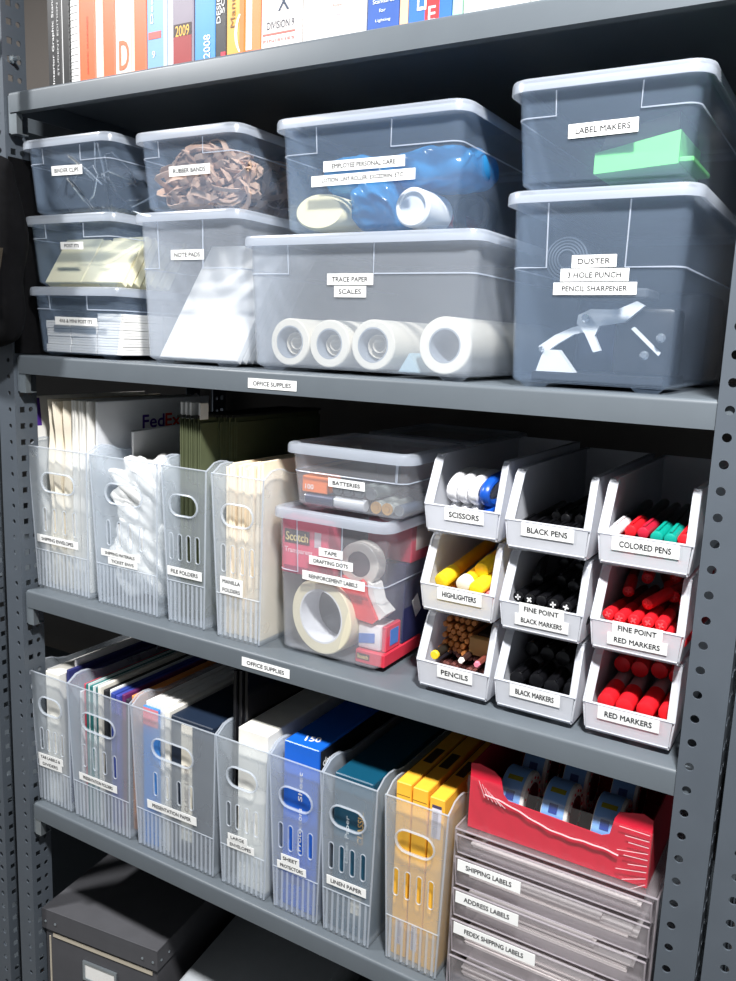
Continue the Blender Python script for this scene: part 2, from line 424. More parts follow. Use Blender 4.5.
bx('clear tall lidded box labelled TAPE, DRAFTING DOTS, REINFORCEMENT LABELS', 0.449, 0.606, 1.1074, 1.2945, 0.026, 0.150, mat=BOXT, ribdrop=0.42, step=(0.2, 0.62), overhang=0.008, stickers=[('TAPE', 0.5304, 1.2471, 0.0340, 0.0104, 0.5), ('DRAFTING DOTS', 0.5306, 1.2347, 0.0628, 0.0108, 0.5), ('REINFORCEMENT LABELS', 0.5342, 1.2139, 0.0894, 0.0115, 0)])
bx('clear lidded box standing behind the batteries box, red items inside', 0.474, 0.634, 1.2945, 1.3760, 0.205, 0.18, ribdrop=0.42, overhang=0.008)
bx('clear tall lidded box at the back behind the tape box', 0.462, 0.626, 1.1074, 1.2945, 0.205, 0.18, ribdrop=0.42, overhang=0.008)

# ------------------------------------------------------------------ tall file bins
def file_bin(label, x0, x1, z0, y0, depth=0.27, H=0.219, hw=0.048, slots=None, spitch=0.0155, stickers=(), hz=0.168, flare=0.008, hoff=0.0, group=None):
    xc = (x0+x1)/2; W = x1-x0
    T = thing('file_bin', label, 'file bin', (xc, y0, z0), group=group)
    t = 0.0016; ft = 0.006
    half = lambda z: W/2 + flare*z/H
    ns = 4
    if slots is None: slots = [(-1.5+k)*spitch+hoff for k in range(ns)]
    fy = lambda z: -ft*z/H
    zf = H
    outer = [(-half(0)+0.003, 0.0), (half(0)-0.003, 0.0), (half(0.003), 0.003), (half(zf), zf), (-half(zf), zf), (-half(0.003), 0.003)]
    hh = stadium(hoff, hz, hw, 0.026)
    sl = [stadium(x, 0.110, 0.0062, 0.036, 5) for x in slots]
    mb = MB()
    mb.plate(outer, [hh]+sl, t, lambda u,v,w: (u, fy(v)+w, v))
    # side panels with a raised rounded ear at the front
    ear = [(0.0,0.0),(depth,0.0),(depth+0.004,H+0.001),(0.060,H+0.001),(0.046,H+0.0035),(0.034,H+0.009),(0.022,H+0.0105),(0.010,H+0.009),(0.001,H+0.003),(-ft,H-0.001)]
    for s in (-1, 1):
        mb.plate(ear, [], t, lambda u,v,w: (s*(half(v)-t/2)+w, u, v))
    mb.plate([(-half(0),0),(half(0),0),(half(H),H),(-half(H),H)], [], t, lambda u,v,w: (u, depth+0.004*v/H+w, v))
    mb.box(-W/2+t, W/2-t, 0.001, depth-0.001, 0.003, 0.003+t)
    part('body', mb, FILEP, T)
    rm = MB()
    rm.tube([(x, fy(z)-0.0011, z) for x, z in stadium(hoff, hz, hw+0.003, 0.029)], 0.001, 6, True, flat=(0.0018, 0.0012))
    for x in slots: rm.tube([(a, fy(z)-0.0009, z) for a, z in stadium(x, 0.110, 0.0072, 0.037, 5)], 0.0007, 5, True)
    rm.tube([(-half(zf), fy(zf)-0.0005, zf), (half(zf), fy(zf)-0.0005, zf)], 0.0011, 6)
    for s in (-1, 1):
        rm.tube([(s*half(z), fy(z)-0.0004, z) for z in (0.003, H*0.5, H)], 0.0012, 6)
        rm.tube([(s*(half(v)-t/2), u, v) for u, v in ear[3:]], 0.0011, 6)
    part('rim', rm, FILER, T)
    g = MB()
    n = int(W/0.0075)
    for k in range(n):
        x = -W/2 + (k+0.5)*W/n
        g.box(x-0.0012, x+0.0012, -0.0026, -0.0008, 0.005, 0.0595)
    g.tube([(-half(.0615), fy(.0615)-0.0009, 0.0615), (half(.0615), fy(.0615)-0.0009, 0.0615)], 0.0008, 5)
    part('grip_ribs', g, FILER, T)
    for st in stickers:
        text, cx, cz, w, h, ang = st[:6]
        kw = st[6] if len(st) > 6 else {}
        z = cz-z0
        sticker(T, text, front(cx-xc, fy(z)-0.0034 if z < 0.064 else fy(z)-0.0018, z, ang, math.atan(ft/H)), w, h, **kw)
    return T
y3 = 0.0255
file_bin('translucent tall file bin labelled SHIPPING ENVELOPES at the left end', 0.000, 0.110, Z3, y3, hw=0.068, spitch=0.0215, stickers=[('SHIPPING ENVELOPES', 0.0489, 1.1870, 0.0898, 0.0118, 0)])
file_bin('translucent tall file bin labelled SHIPPING MATERIALS full of white bags', 0.133, 0.247, Z3, y3, hw=0.068, spitch=0.0215, stickers=[('SHIPPING MATERIALS', 0.1797, 1.1875, 0.0749, 0.0100, 0), ('TICKET ENVS', 0.1847, 1.1768, 0.0577, 0.0100, 0)])
file_bin('translucent narrow file bin labelled FILE FOLDERS', 0.271, 0.333, Z3, y3, hw=0.046, hoff=-0.001, stickers=[('FILE FOLDERS', 0.3014, 1.1830, 0.0613, 0.0125, 0)])
file_bin('translucent narrow file bin labelled MANILLA FOLDERS', 0.362, 0.429, Z3, y3-0.004, stickers=[(['MANILLA', 'FOLDERS'], 0.3859, 1.1809, 0.0370, 0.0230, -1)])
y4 = 0.016
file_bin('translucent narrow file bin at the left end of the lower shelf, two stickers on it', -0.001, 0.070, Z4, y4, hoff=0.0, stickers=[('TAB LABELS &', 0.0300, 0.8352, 0.0580, 0.0112, 3), ('DIVIDERS', 0.0290, 0.8240, 0.0530, 0.0115, 3)])
file_bin('translucent wide file bin labelled PRESENTATION FOLDERS', 0.083, 0.198, Z4, y4, hw=0.068, spitch=0.0215, stickers=[('PRESENTATION FOLDERS', 0.1360, 0.8295, 0.0812, 0.0120, 1)])
file_bin('translucent widest file bin labelled PRESENTATION PAPER', 0.218, 0.359, Z4, y4, hw=0.074, spitch=0.0225, stickers=[('PRESENTATION PAPER', 0.2853, 0.8317, 0.0938, 0.0130, 1.5)])
file_bin('translucent narrow file bin labelled LARGE ENVELOPES', 0.377, 0.448, Z4, y4, stickers=[('LARGE', 0.4050, 0.8330, 0.0330, 0.0105, 2), ('ENVELOPES', 0.4100, 0.8230, 0.0460, 0.0110, 2)])
file_bin('translucent narrow file bin labelled SHEET PROTECTORS around a blue box', 0.466, 0.533, Z4, y4, stickers=[('SHEET', 0.4922, 0.8350, 0.0290, 0.0112, 2), ('PROTECTORS', 0.4945, 0.8240, 0.0460, 0.0112, 2)])
file_bin('translucent narrow file bin labelled LINEN PAPER', 0.545, 0.610, Z4, y4, stickers=[('LINEN PAPER', 0.5778, 0.8317, 0.0577, 0.0122, 1)])
file_bin('translucent narrow file bin holding three yellow boxes', 0.637, 0.703, Z4, y4)

# ------------------------------------------------------------------ hopper bins
def hopper_bin(label, x0, x1, z0, stickers=(), y0=0.0255, H=0.0885, depth=0.27):
    xc = (x0+x1)/2; W = x1-x0
    T = thing('hopper_bin', label, 'bin', (xc, y0, z0))
    t = 0.0018
    ridge_y, ridge_z = -0.003, 0.0385
    topy = 0.018
    rim = MB()
    side = [(0.004, 0.006), (0.0, 0.010), (ridge_y, ridge_z), (topy-0.003, H-0.006), (topy+0.003, H), (depth, H), (depth, 0.006)]
    mb = MB()
    hw = lambda z: W/2 - (0.004*(1-z/ridge_z) if z < ridge_z else 0.002*(z-ridge_z)/(H-ridge_z))
    for s in (-1, 1):
        mb.plate(side, [], t, lambda u,v,w: (s*(hw(v)-t/2)+w, u, v))
    mb.box(-W/2+0.004, W/2-0.004, 0.001, depth, 0.006, 0.006+t)
    mb.box(-W/2+t, W/2-t, depth-t, depth, 0.006, H)
    # front panel leans out from the floor to the lip
    def fpt(u, v, w): return (u, (0.0+(ridge_y)*(v-0.010)/(ridge_z-0.010))+w, v)
    mb.plate([(-hw(.008)+t,0.008),(hw(.008)-t,0.008),(hw(.03)-t,0.0370),(-hw(.03)+t,0.0370)], [], t, fpt)
    # feet rails under the floor, set back from the front
    for s in (-1, 1): mb.box(s*(W/2-0.014)-0.004, s*(W/2-0.014)+0.004, 0.022, depth-0.02, 0.0, 0.006)
    part('body', mb, BINP, T)
    # front flanges: the sides are boxed out with a facing strip that follows the hopper edge
    fl = MB()
    wdt = 0.0085
    for s in (-1, 1):
        pth = [(ridge_y, ridge_z-0.002), (topy-0.003, H-0.006), (topy+0.003, H-0.0005)]
        for (ya, za), (yb, zb) in zip(pth[:-1], pth[1:]):
            xa, xb = s*hw(za), s*hw(zb)
            fl.loft([[(xa, ya, za), (xa-s*wdt, ya+0.004, za), (xa-s*wdt, ya+0.0056, za), (xa, ya+0.0016, za)],
                     [(xb, yb, zb), (xb-s*wdt, yb+0.004, zb), (xb-s*wdt, yb+0.0056, zb), (xb, yb+0.0016, zb)]])
        fl.box(min(s*hw(H), s*(hw(H)-0.006)), max(s*hw(H), s*(hw(H)-0.006)), topy+0.002, depth, H-0.0018, H)
    fl.tube([(-hw(.031), ridge_y-0.0002, ridge_z-0.001), (hw(.031), ridge_y-0.0002, ridge_z-0.001)], 0.0013, 6)
    fl.tube([(-hw(.009)+.002, 0.0, 0.009), (hw(.009)-.002, 0.0, 0.009)], 0.0013, 6)
    part('front_flange', fl, BINP, T)
    tl = math.atan2(-ridge_y, ridge_z-0.010)
    for st in stickers:
        text, cx, cz, w, h, ang = st
        z = min(cz-z0, 0.0375)
        sticker(T, text, front(cx-xc, ridge_y*(z-0.010)/(ridge_z-0.010)-0.0016, z, ang, tl), w, h, wf=0.76)
    return T
BX = [(0.6540, 0.7440), (0.7490, 0.8400), (0.8465, 0.9380)]
LEFTUP = [0.004, 0.002, 0.0]
BZ = [Z3+0.177, Z3+0.0885, Z3]
BL = [[('SCISSORS', .046), ('BLACK PENS', .056), ('COLORED PENS', .064)],
      [('HIGHLIGHTERS', .053), None, None],
      [('PENCILS', .043), ('BLACK MARKERS', .0554), ('RED MARKERS', .061)]]
for r in range(3):
    for c in range(3):
        x0, x1 = BX[c]; z0 = BZ[r] + LEFTUP[r]*(c == 0); hh = 0.0905 if c == 0 else 0.0885; xm = (x0+x1)/2
        if BL[r][c]:
            t, w = BL[r][c]
            hopper_bin('white translucent hopper bin labelled %s' % t, x0, x1, z0, [(t, xm+(0.0035 if c == 0 else 0.001), z0+0.0295, w, 0.0140, 0)], H=hh)
        else:
            colr = 'BLACK' if c == 1 else 'RED'
            hopper_bin('white translucent hopper bin labelled FINE POINT %s MARKERS' % colr, x0, x1, z0,
                       [('FINE POINT', xm+0.0015, z0+0.0335, .0486, 0.0128, 0), ('%s MARKERS' % colr, xm+0.002, z0+0.0208, .058, 0.0125, 0)])
# ------------------------------------------------------------------ contents: boxes on the second shelf
rnd = random.uniform
Rx = lambda a: Matrix.Rotation(a, 4, 'X')
Ry = lambda a: Matrix.Rotation(a, 4, 'Y')
Rz = lambda a: Matrix.Rotation(a, 4, 'Z')
Tr = lambda x, y, z: Matrix.Translation((x, y, z))

# binder clips: black triangular spring bodies with two bright wire handles
def make_clip(name, label, group):
    T = thing(name, label, 'binder clip', (0,0,0), group=group)
    b = MB()
    w, h, d = 0.040, 0.026, 0.020
    pr = [(-d/2, 0), (d/2, 0), (0.0016, h), (0.0006, h), (d/2-0.0016, 0.001), (-d/2+0.0016, 0.001), (-0.0006, h), (-0.0016, h)]
    b.prism(pr, -w/2, w/2, Rx(PI/2) @ Ry(PI/2))
    part('body', b, BLACKP, T)
    for s in (-1, 1):
        hd = MB()
        pts = [(-0.011, s*0.0016, h-0.002), (-0.012, s*0.006, h+0.010), (-0.004, s*0.014, h+0.030), (0.004, s*0.014, h+0.030), (0.012, s*0.006, h+0.010), (0.011, s*0.0016, h-0.002)]
        hd.tube(pts, 0.0011, 6)
        part('handle', hd, CHROME, T)
    return T
clipA = make_clip('binder_clip', 'black binder clip with bright wire handles in the BINDER CLIPS box', 'binder clips in the box')
cl = [(0.050,0.072,1.676,1.0,0.9,0.5),(0.090,0.095,1.676,1.5,-.5,2.1),(0.112,0.080,1.674,.6,.3,-.4),(0.126,0.120,1.676,.9,-.3,.3),(0.120,0.165,1.676,1.3,-.3,.2),(0.075,0.27,1.676,1.5,.2,.2),(0.068,0.135,1.676,1.4,-.2,.6),(0.118,0.215,1.676,1.2,.2,.3),(0.068,0.20,1.676,1.4,.1,-.3),(0.10,0.20,1.667,1.3,.5,.1),(0.145,0.25,1.668,1.5,-.4,1.2),(0.05,0.24,1.668,1.4,.2,.4)]
clipA.scale = (1.45, 1.45, 1.45)
for i, (x, y, z, a, b_, c) in enumerate(cl[:9]):
    if i == 0: clipA.location = (x,y,z); clipA.rotation_euler = (a,b_,c)
    else: dup(clipA, (x,y,z), (a,b_,c))

# sticky note pads: yellow, leaning back in a row
YEL = paint('yellow_note_paper', (255, 245, 206), 0.8, 0, 0.04)
def pad_mesh(w, h, t):
    mb = MB(); mb.box(-w/2, w/2, 0, t, 0, h, 0.0008, 1); return mb
pm = pad_mesh(0.074, 0.076, 0.011).mesh('sticky_note_pad'); pm.materials.append(YEL)
k = 0
for x in (0.060, 0.137):
    for j in range(7):
        o = bpy.data.objects.new('sticky_note_pad', pm); COL.objects.link(o)
        o.location = (x + rnd(-.0015,.0015), 0.034+j*0.0140, 1.5645); o.rotation_euler = (-math.radians(33), 0, rnd(-.05,.05))
        if x > 0.1: o.rotation_euler = (-math.radians(33+rnd(-4,4)), 0, rnd(-.08,.08))
        o['label'] = 'yellow sticky note pad leaning back in the POST ITS box'; o['category'] = 'note pad'; o['group'] = 'yellow sticky note pads'
bk = MB()
for k in range(12): bk.box(0, 0.05, 0, 0.05, k*0.0029, k*0.0029+0.0028)
bkm = None
# note blocks: three stacks of white pads
wm = MB()
for k in range(3): wm.box(-0.025, 0.025, 0, 0.075, k*0.0036, k*0.0036+0.0034, 0.0004, 1)
wmesh = wm.mesh('note_block'); wmesh.materials.append(PAPER)
for ix, x in enumerate((0.0525, 0.105, 0.1575)):
    for r in range(4 if ix < 2 else 5):
        for y in (0.030, 0.110):
            o = bpy.data.objects.new('note_block', wmesh); COL.objects.link(o)
            o.location = (x+rnd(-.0005,.0005)+ (0 if ix else .002)*(r<2)*-1*0, y+rnd(0,.002), 1.4667+r*0.0112); o.rotation_euler = (0,0,rnd(-.015,.015))
            o['label'] = 'white note block stacked in the bottom box of the leftmost stack'; o['category'] = 'note pad'; o['group'] = 'white note blocks'

# rubber bands: loose tangle, every band its own loop
TAN = paint('tan_rubber', (216, 182, 158), 0.6, 0, 0.1, 80)
def band_mesh(seed, L):
    r = random.Random(seed); pts = []
    n = 22; a1, a2, a3 = r.uniform(0,6), r.uniform(0,6), r.uniform(0,6); sq = r.uniform(0.2,0.6)
    for i in range(n):
        t = 2*PI*i/n
        pts.append((L*math.cos(t)*(1+.15*math.sin(2*t+a1)), L*sq*math.sin(t)*(1+.35*math.cos(2*t+a2)), 0.012*math.sin(2*t+a3)))
    mb = MB(); mb.tube(pts, 0.003, 6, True, flat=(0.0009, 0.0042)); return mb.mesh('rubber_band')
bms = [band_mesh(i, 0.028+0.003*(i%5)) for i in range(12)]
for me in bms: me.materials.append(TAN)
for i in range(150):
    o = bpy.data.objects.new('rubber_band', bms[i % 12]); COL.objects.link(o)
    fr = i < 70
    y = rnd(.054,.072) if fr else rnd(.08,.29)
    L_ = 0.027+0.003*(i%5)
    o.location = (rnd(.233+L_,.376-L_), y, 1.683 + rnd(-.004,.036)*(1 if fr else .9))
    o.rotation_euler = (rnd(1.25,1.85), rnd(-.35,.35), rnd(-.25,.25)) if fr else (rnd(-.5,.5), rnd(-.5,.5), rnd(0,6))
    if fr: o.rotation_euler = (o.rotation_euler[0], o.rotation_euler[1], o.rotation_euler[2])
    if fr and i % 3 == 0: o.delta_rotation_euler = (0, rnd(-.2,.2), 0)
    o['label'] = 'tan rubber band in the tangle inside the RUBBER BANDS box'; o['category'] = 'rubber band'; o['group'] = 'tangled rubber bands'

# white note pads leaning back
npm = MB(); npm.box(-0.066, 0.066, 0, 0.009, 0, 0.184, 0.0006, 1)
for k in range(4): npm.box(-0.0662, 0.0662, 0.0006+k*0.0022, 0.0016+k*0.0022, -0.0003, 0.1843)
npmesh = npm.mesh('note_pad'); npmesh.materials.append(PAPER)
for j in range(6):
    o = bpy.data.objects.new('note_pad', npmesh); COL.objects.link(o)
    o.location = (0.3085, 0.038+j*0.0125, 1.4685); o.rotation_euler = (-math.radians(34), 0, 0)
    if j == 0: first_pad = o
    o['label'] = 'white note pad leaning back in the NOTE PADS box'; o['category'] = 'note pad'; o['group'] = 'leaning white note pads'

# tracing paper rolls
ROLL = paint('tracing_paper', (238, 231, 215), 0.75, 0, 0.02)
CORE = paint('blue_grey_core', (150, 158, 168), 0.8, 0, 0.05)
def paper_roll(label, x, z, r, ri, L=0.31, curl=True, y=0.036):
    T = thing('paper_roll', label, 'paper roll', (x, y, z-r), group=None)
    M = Tr(0,0,r) @ Rx(-PI/2)
    b = MB(); b.ring(r, ri+0.001, L, 40, M, 0.0012); part('roll', b, ROLL, T)
    c = MB(); c.ring(ri+0.001, ri-0.0006, L-0.001, 32, M); part('core', c, CORE, T)
    if curl:
        # a loose sheet curled up inside the core
        pts = []; n = 40
        for i in range(n): a = i/n*3.6*PI; rad = ri*(0.85-0.6*i/n); pts.append((rad*math.cos(a), rad*math.sin(a)))
        inner = pts[::-1]
        th = 0.0004
        s = MB(); o1 = [(x_, y_, 0.012) for x_, y_ in pts]
        loopsA = []
        for q, (x_, y_) in enumerate(pts):
            d = math.hypot(x_, y_); ux, uy = x_/d, y_/d
            loopsA.append([(x_,y_,0.012), (x_+ux*th, y_+uy*th, 0.012), (x_+ux*th, y_+uy*th, L-0.02), (x_,y_,L-0.02)])
        s.loft(loopsA, True, True, M)
        part('curled_sheet', s, ROLL, T)
    return T
paper_roll('leftmost roll of white tracing paper in the TRACE PAPER box', 0.4570, 1.4945, 0.0280, 0.0185)
paper_roll('second roll of tracing paper from the left, crumpled paper in its core', 0.5135, 1.4942, 0.0277, 0.0170)
paper_roll('third roll of tracing paper, white crumples inside its core', 0.5725, 1.4950, 0.0285, 0.0190)
paper_roll('rightmost and thickest tracing paper roll, open empty core', 0.6620, 1.4975, 0.0310, 0.0180, curl=False)
SCL = paint('pale_blue_scale', (170, 196, 206), 0.4, 0, 0.05)
m = MB(); m.prism([(-0.013,0),(0.013,0),(0.0,0.021)], 0, 0.30, Rx(PI/2) @ Rz(0) @ Matrix.Scale(-1,4,(0,0,1)))
solo('triangular_scale', m, SCL, 'pale triangular scale ruler lying between the two right paper rolls', 'ruler', (0.6165, 0.042, 1.4668))

# personal care items
SOAP = paint('cream_soap', (250, 238, 196), 0.45, 0, 0.03)
m = MB()
m.loft([[(0.036*math.cos(a)*s, y, 0.021+0.021*math.sin(a)*s) for a in [2*PI*i/32 for i in range(32)]] for y, s in ((0,.86),(0.004,.96),(0.010,1.0),(0.085,1.0),(0.092,.9))])
solo('soap_box', m, SOAP, 'cream oval container in the EMPLOYEE PERSONAL CARE box', 'container', (0.490, 0.042, 1.6226), (0,0,0))
T = thing('lint_roller', 'white lint roller seen end-on in the EMPLOYEE PERSONAL CARE box', 'lint roller', (0.6115, 0.042, 1.6226))
m = MB(); m.ring(0.021, 0.0165, 0.06, 36, Tr(0,0,0.021) @ Rx(-PI/2), 0.002); part('sheet_roll', m, PAPER, T)
m = MB(); m.lathe([(0.0165,0.004),(0.0165,0.056)], 30, Tr(0,0,0.021) @ Rx(-PI/2)); part('core', m, paint('grey_white_plastic',(222,226,232),0.4), T)
m = MB(); m.lathe([(0.008,0.06),(0.009,0.10),(0.011,0.20),(0.008,0.215)], 16, Tr(0,0,0.021) @ Rx(-PI/2)); part('handle', m, paint('red_plastic',(190,40,50),0.35), T, 'red handle')
BLUEB = plastic('blue_film', (60, 160, 225), 0.85, 0.4, 0.15, 0.4)
def crumple(w, d, h, seed, amp=0.006, sub=14, fold=3.0):
    """soft crumpled bag: rounded block pushed in and out by layered waves"""
    r = random.Random(seed); mb = MB(); bm = bmesh.new()
    bmesh.ops.create_cube(bm, size=1)
    bmesh.ops.subdivide_edges(bm, edges=list(bm.edges), cuts=sub, use_grid_fill=True)
    ph = [(r.uniform(8,26)*fold, r.uniform(8,26)*fold, r.uniform(8,26)*fold, r.uniform(0,6), r.uniform(.4,1)) for _ in range(9)]
    for v in bm.verts:
        c = v.co * 2; L = max(1e-6, c.length); mx = max(abs(c.x), abs(c.y), abs(c.z))
        s = 1 - 0.35*(L/1.732)**3
        p = Vector((c.x*w/2*s, c.y*d/2*s, (c.z*s+1)*h/2))
        n = c.normalized(); dsp = 0
        for a, b, e, f, g in ph: dsp += g*abs(math.sin(a*p.x*2+b*p.z*2+e*p.y*2+f)) - g*.5
        v.co = p + n*dsp*amp/2.2
    bm.verts.index_update()
    mb.add([v.co.copy() for v in bm.verts], [[v.index for v in f.verts] for f in bm.faces]); bm.free()
    z0 = min(v[2] for v in mb.v); mb.v = [(x,y,z-z0) for x,y,z in mb.v]
    return mb
solo('plastic_pouch', crumple(0.060, 0.09, 0.060, 3, 0.004), BLUEB, 'crumpled blue pouch between the oval container and the lint roller', 'pouch', (0.548, 0.095, 1.6226), ang=60)
solo('plastic_pouch', crumple(0.11, 0.10, 0.040, 7, 0.005), BLUEB, 'larger blue film pouch above the lint roller', 'pouch', (0.622, 0.100, 1.6680), ang=60)
solo('plastic_pouch', crumple(0.10, 0.10, 0.045, 9, 0.004), BLUEB, 'flat blue pouch behind the two stickers of the personal care box', 'pouch', (0.515, 0.115, 1.6660), ang=60)
m = MB(); m.ring(0.024, 0.018, 0.03, 32, Tr(0,0,0.024) @ Ry(0.25) @ Rx(-PI/2), 0.002)
solo('tape_roll', m, BLACKP, 'dark ring standing at the right side of the personal care box', 'roll', (0.640, 0.13, 1.6226))

# label makers
GRN = paint('bright_green_plastic', (120, 214, 128), 0.4, 0, 0.03)
def label_maker(label, x, y, z, rz, green=True):
    T = thing('label_maker', label, 'label maker', (x, y, z), (0,0,rz))
    b = MB(); b.loft([[(-0.034,0,0.0),(0.043,0,0.005),(0.043,0,0.034),(-0.034,0,0.019)], [(-0.034,0.10,0.0),(0.043,0.10,0.005),(0.043,0.10,0.034),(-0.034,0.10,0.019)]])
    part('case', b, GRN if green else BLACKP, T, 'green case' if green else None)
    b = MB(); b.loft([[(-0.030,0.003,0.0200),(0.041,0.003,0.0338),(0.039,0.007,0.052),(-0.026,0.007,0.036)], [(-0.030,0.097,0.0200),(0.041,0.097,0.0338),(0.039,0.093,0.052),(-0.026,0.093,0.036)]])
    part('keypad', b, BLACKP, T, 'black keypad')
    b = MB(); b.box(0.043, 0.056, 0.002, 0.09, 0.006, 0.011, 0.001, 1); part('foot', b, GRN if green else BLACKP, T)
    return T
label_maker('green and black label maker near the front of the LABEL MAKERS box', 0.843, 0.036, 1.6640, 0.0)
label_maker('black label maker behind the green one in the LABEL MAKERS box', 0.82, 0.20, 1.6558, 0.1, False)

# three hole punch with lever arms
GALV = paint('pale_steel', (222, 226, 230), 0.4, 0.0, 0.03)
T = thing('hole_punch', 'silver three hole punch with a curved lever in the tall DUSTER box', 'hole punch', (0.824, 0.045, 1.4668))
m = MB(); m.box(-0.066, 0.066, 0, 0.10, 0, 0.009, 0.001, 1); part('base', m, BLACKP, T, 'dark base bar')
m = MB(); m.prism([(-0.062,0.009),(-0.022,0.009),(-0.040,0.031),(-0.055,0.031)], 0, 0.012, Tr(0,0.014,0) @ Rx(PI/2)); part('bracket', m, GALV, T)
m = MB()
arc = [(-0.062,0.034),(-0.045,0.046),(-0.028,0.054),(-0.012,0.058)]
arc2 = [(-0.010,0.051),(-0.026,0.047),(-0.042,0.037),(-0.056,0.027)]
m.prism(arc+arc2, 0, 0.005, Tr(0,0.010,0) @ Rx(PI/2)); part('lever_arm', m, GALV, T)
m = MB()
m.prism([(-0.022,0.066),(-0.010,0.072),(0.016,0.072),(0.034,0.080),(0.042,0.076),(0.024,0.060),(0.000,0.056),(-0.004,0.046),(0.003,0.032),(-0.004,0.030),(-0.014,0.048),(-0.023,0.058)], 0, 0.006, Tr(0,0.008,0) @ Rx(PI/2)); part('lever', m, GALV, T, 'curved silver lever')
m = MB(); m.box(-0.034, 0.042, 0.010, 0.06, 0.083, 0.093, 0.002, 1); part('handle_bar', m, paint('dark_grey_rubber',(70,74,80),0.6), T, 'dark grip bar')
m = MB()
for x, z, r in ((-0.014,0.063,0.0042),(-0.057,0.031,0.0030),(0.060,0.046,0.0045),(0.046,0.029,0.0045)):
    m.lathe([(r,0),(r,0.003),(r*.6,0.005)], 14, Tr(x,0.003,z) @ Rx(PI/2))
part('pivot_pin', m, CHROME, T)
m = MB(); m.prism([(0.030,0.054),(0.033,0.056),(0.060,0.032),(0.058,0.029)], 0, 0.003, Tr(0,0.009,0) @ Rx(PI/2)); part('link_arm', m, GALV, T)
m = MB(); m.box(0.012,0.07,0.011,0.06,0.009,0.075,0.006,2); part('housing', m, BLACKP, T)
T = thing('pencil_sharpener', 'black ribbed pencil sharpener at the upper left of the DUSTER box', 'pencil sharpener', (0.777, 0.075, 1.567))
m = MB(); m.lathe([(0.021,0),(0.023,0.004),(0.023,0.045),(0.019,0.05)], 28, Tr(0,0,0.023) @ Rx(-PI/2)); part('body', m, paint('charcoal_plastic',(42,46,54),0.4), T)
m = MB()
for k in range(5): m.ring(0.022-k*0.003, 0.0206-k*0.003, 0.002, 26, Tr(0,0,0.023) @ Rx(PI/2))
part('grille', m, paint('mid_grey_plastic',(96,104,114),0.4), T)
T = thing('air_duster', 'dark air duster can lying behind the hole punch', 'spray can', (0.79, 0.19, 1.4668))
m = MB(); m.lathe([(0.028,0),(0.031,0.004),(0.031,0.085),(0.026,0.10),(0.012,0.104)], 28); part('can', m, paint('navy_can',(36,44,66),0.3,0.3), T)
m = MB(); m.lathe([(0.010,0.104),(0.010,0.118),(0.007,0.124)], 16); part('nozzle', m, BLACKP, T)
m = MB(); m.box(-0.05, 0.05, 0, 0.10, 0, 0.10, 0.006, 2)
solo('cardboard_carton', m, paint('blue_grey_carton',(58,66,80),0.7), 'dark carton at the back of the tall DUSTER box', 'box', (0.845, 0.235, 1.4668))

# ------------------------------------------------------------------ books on the top shelf
def book(label, x0, x1, rgb, h, lines=(), y=0.028, d=0.20, kind='book', bands=(), lean=0.0, hard=True, pages=True):
    w = x1-x0
    T = thing(kind, label, 'book', (x0, y, Z1+0.0002))
    cm = paint('cover_%d_%d_%d' % rgb, rgb, 0.45, 0, 0.04)
    c = MB(); t = min(0.0018, w*0.2)
    prof = [(0.0,d),(0.0,0.0015),(0.0012,0.0),(w-0.0012,0.0),(w,0.0015),(w,d),(w-t,d),(w-t,t+0.0005),(t,t+0.0005),(t,d)]
    c.loft([[(x,yy,0) for x,yy in prof],[(x,yy,h) for x,yy in prof]])
    part('cover', c, cm, T)
    p = MB(); p.box(t, w-t, t+0.0006, d-0.003, 0.002, h-0.003); part('pages', p, CREAMP, T)
    for text, mode, cx, cz, ww, hh, ink in lines:
        inkm = paint('ink_%d_%d_%d' % ink, ink, 0.5)
        M = front(cx, -0.0002, cz, 90 if mode == 'up' else (-90 if mode == 'down' else 0))
        lettering(T, text, M, ww, hh, inkm, bold=0.35)
    for a, b, z0, z1, col in bands:
        m = MB(); m.box(a, b, -0.0004, 0.001, z0, z1); part('spine_band', m, paint('band_%d_%d_%d' % col, col, 0.5), T)
    return T
OR = (240, 100, 52)
book('black binder with white lettering down its spine, leftmost on the top shelf', 0.050, 0.078, (24,24,26), 0.28, [('Interior Graphic Standards', 'up', 0.012, 0.075, 0.13, 0.005, (230,230,230)), ('STUDENT EDITION', 'up', 0.021, 0.065, 0.09, 0.003, (200,200,200))])
book('thin black book with a pale edge line right of the black binder', 0.0795, 0.093, (20,20,22), 0.27, bands=[(0.0, 0.0012, 0, 0.27, (220,220,220))])
T = book('white spiral bound booklet beside the first orange book', 0.095, 0.1105, (238,238,236), 0.27)
m = MB()
for k in range(30): m.tube([(0.0078+0.0075*math.cos(a), -0.0005-0.003*abs(math.sin(a)), 0.006+k*0.0085+0.001*math.cos(a)) for a in [PI*i/6 for i in range(7)]], 0.0005, 5)
part('wire_spiral', m, BLACKP, T, 'black wire coil')
book('wide orange book beside the spiral booklet', 0.1120, 0.1415, OR, 0.27, [('GRAPHIC STANDARDS', 'up', 0.016, 0.05, 0.07, 0.0025, (140,60,30))])
book('thin cream book between the two plain orange books', 0.1425, 0.1555, (226,211,194), 0.26)
book('narrow orange book left of the cream volume', 0.1565, 0.1775, OR, 0.27)
book('cream book with a big orange letter, on the top shelf', 0.1785, 0.2060, (228,215,200), 0.27, [('D', 'flat', 0.016, 0.030, 0.017, 0.034, (226,110,70))])
book('orange book with a pale stripe left of the light blue book', 0.2070, 0.2325, OR, 0.27, bands=[(0.001,0.006,0.0,0.27,(250,214,190))])
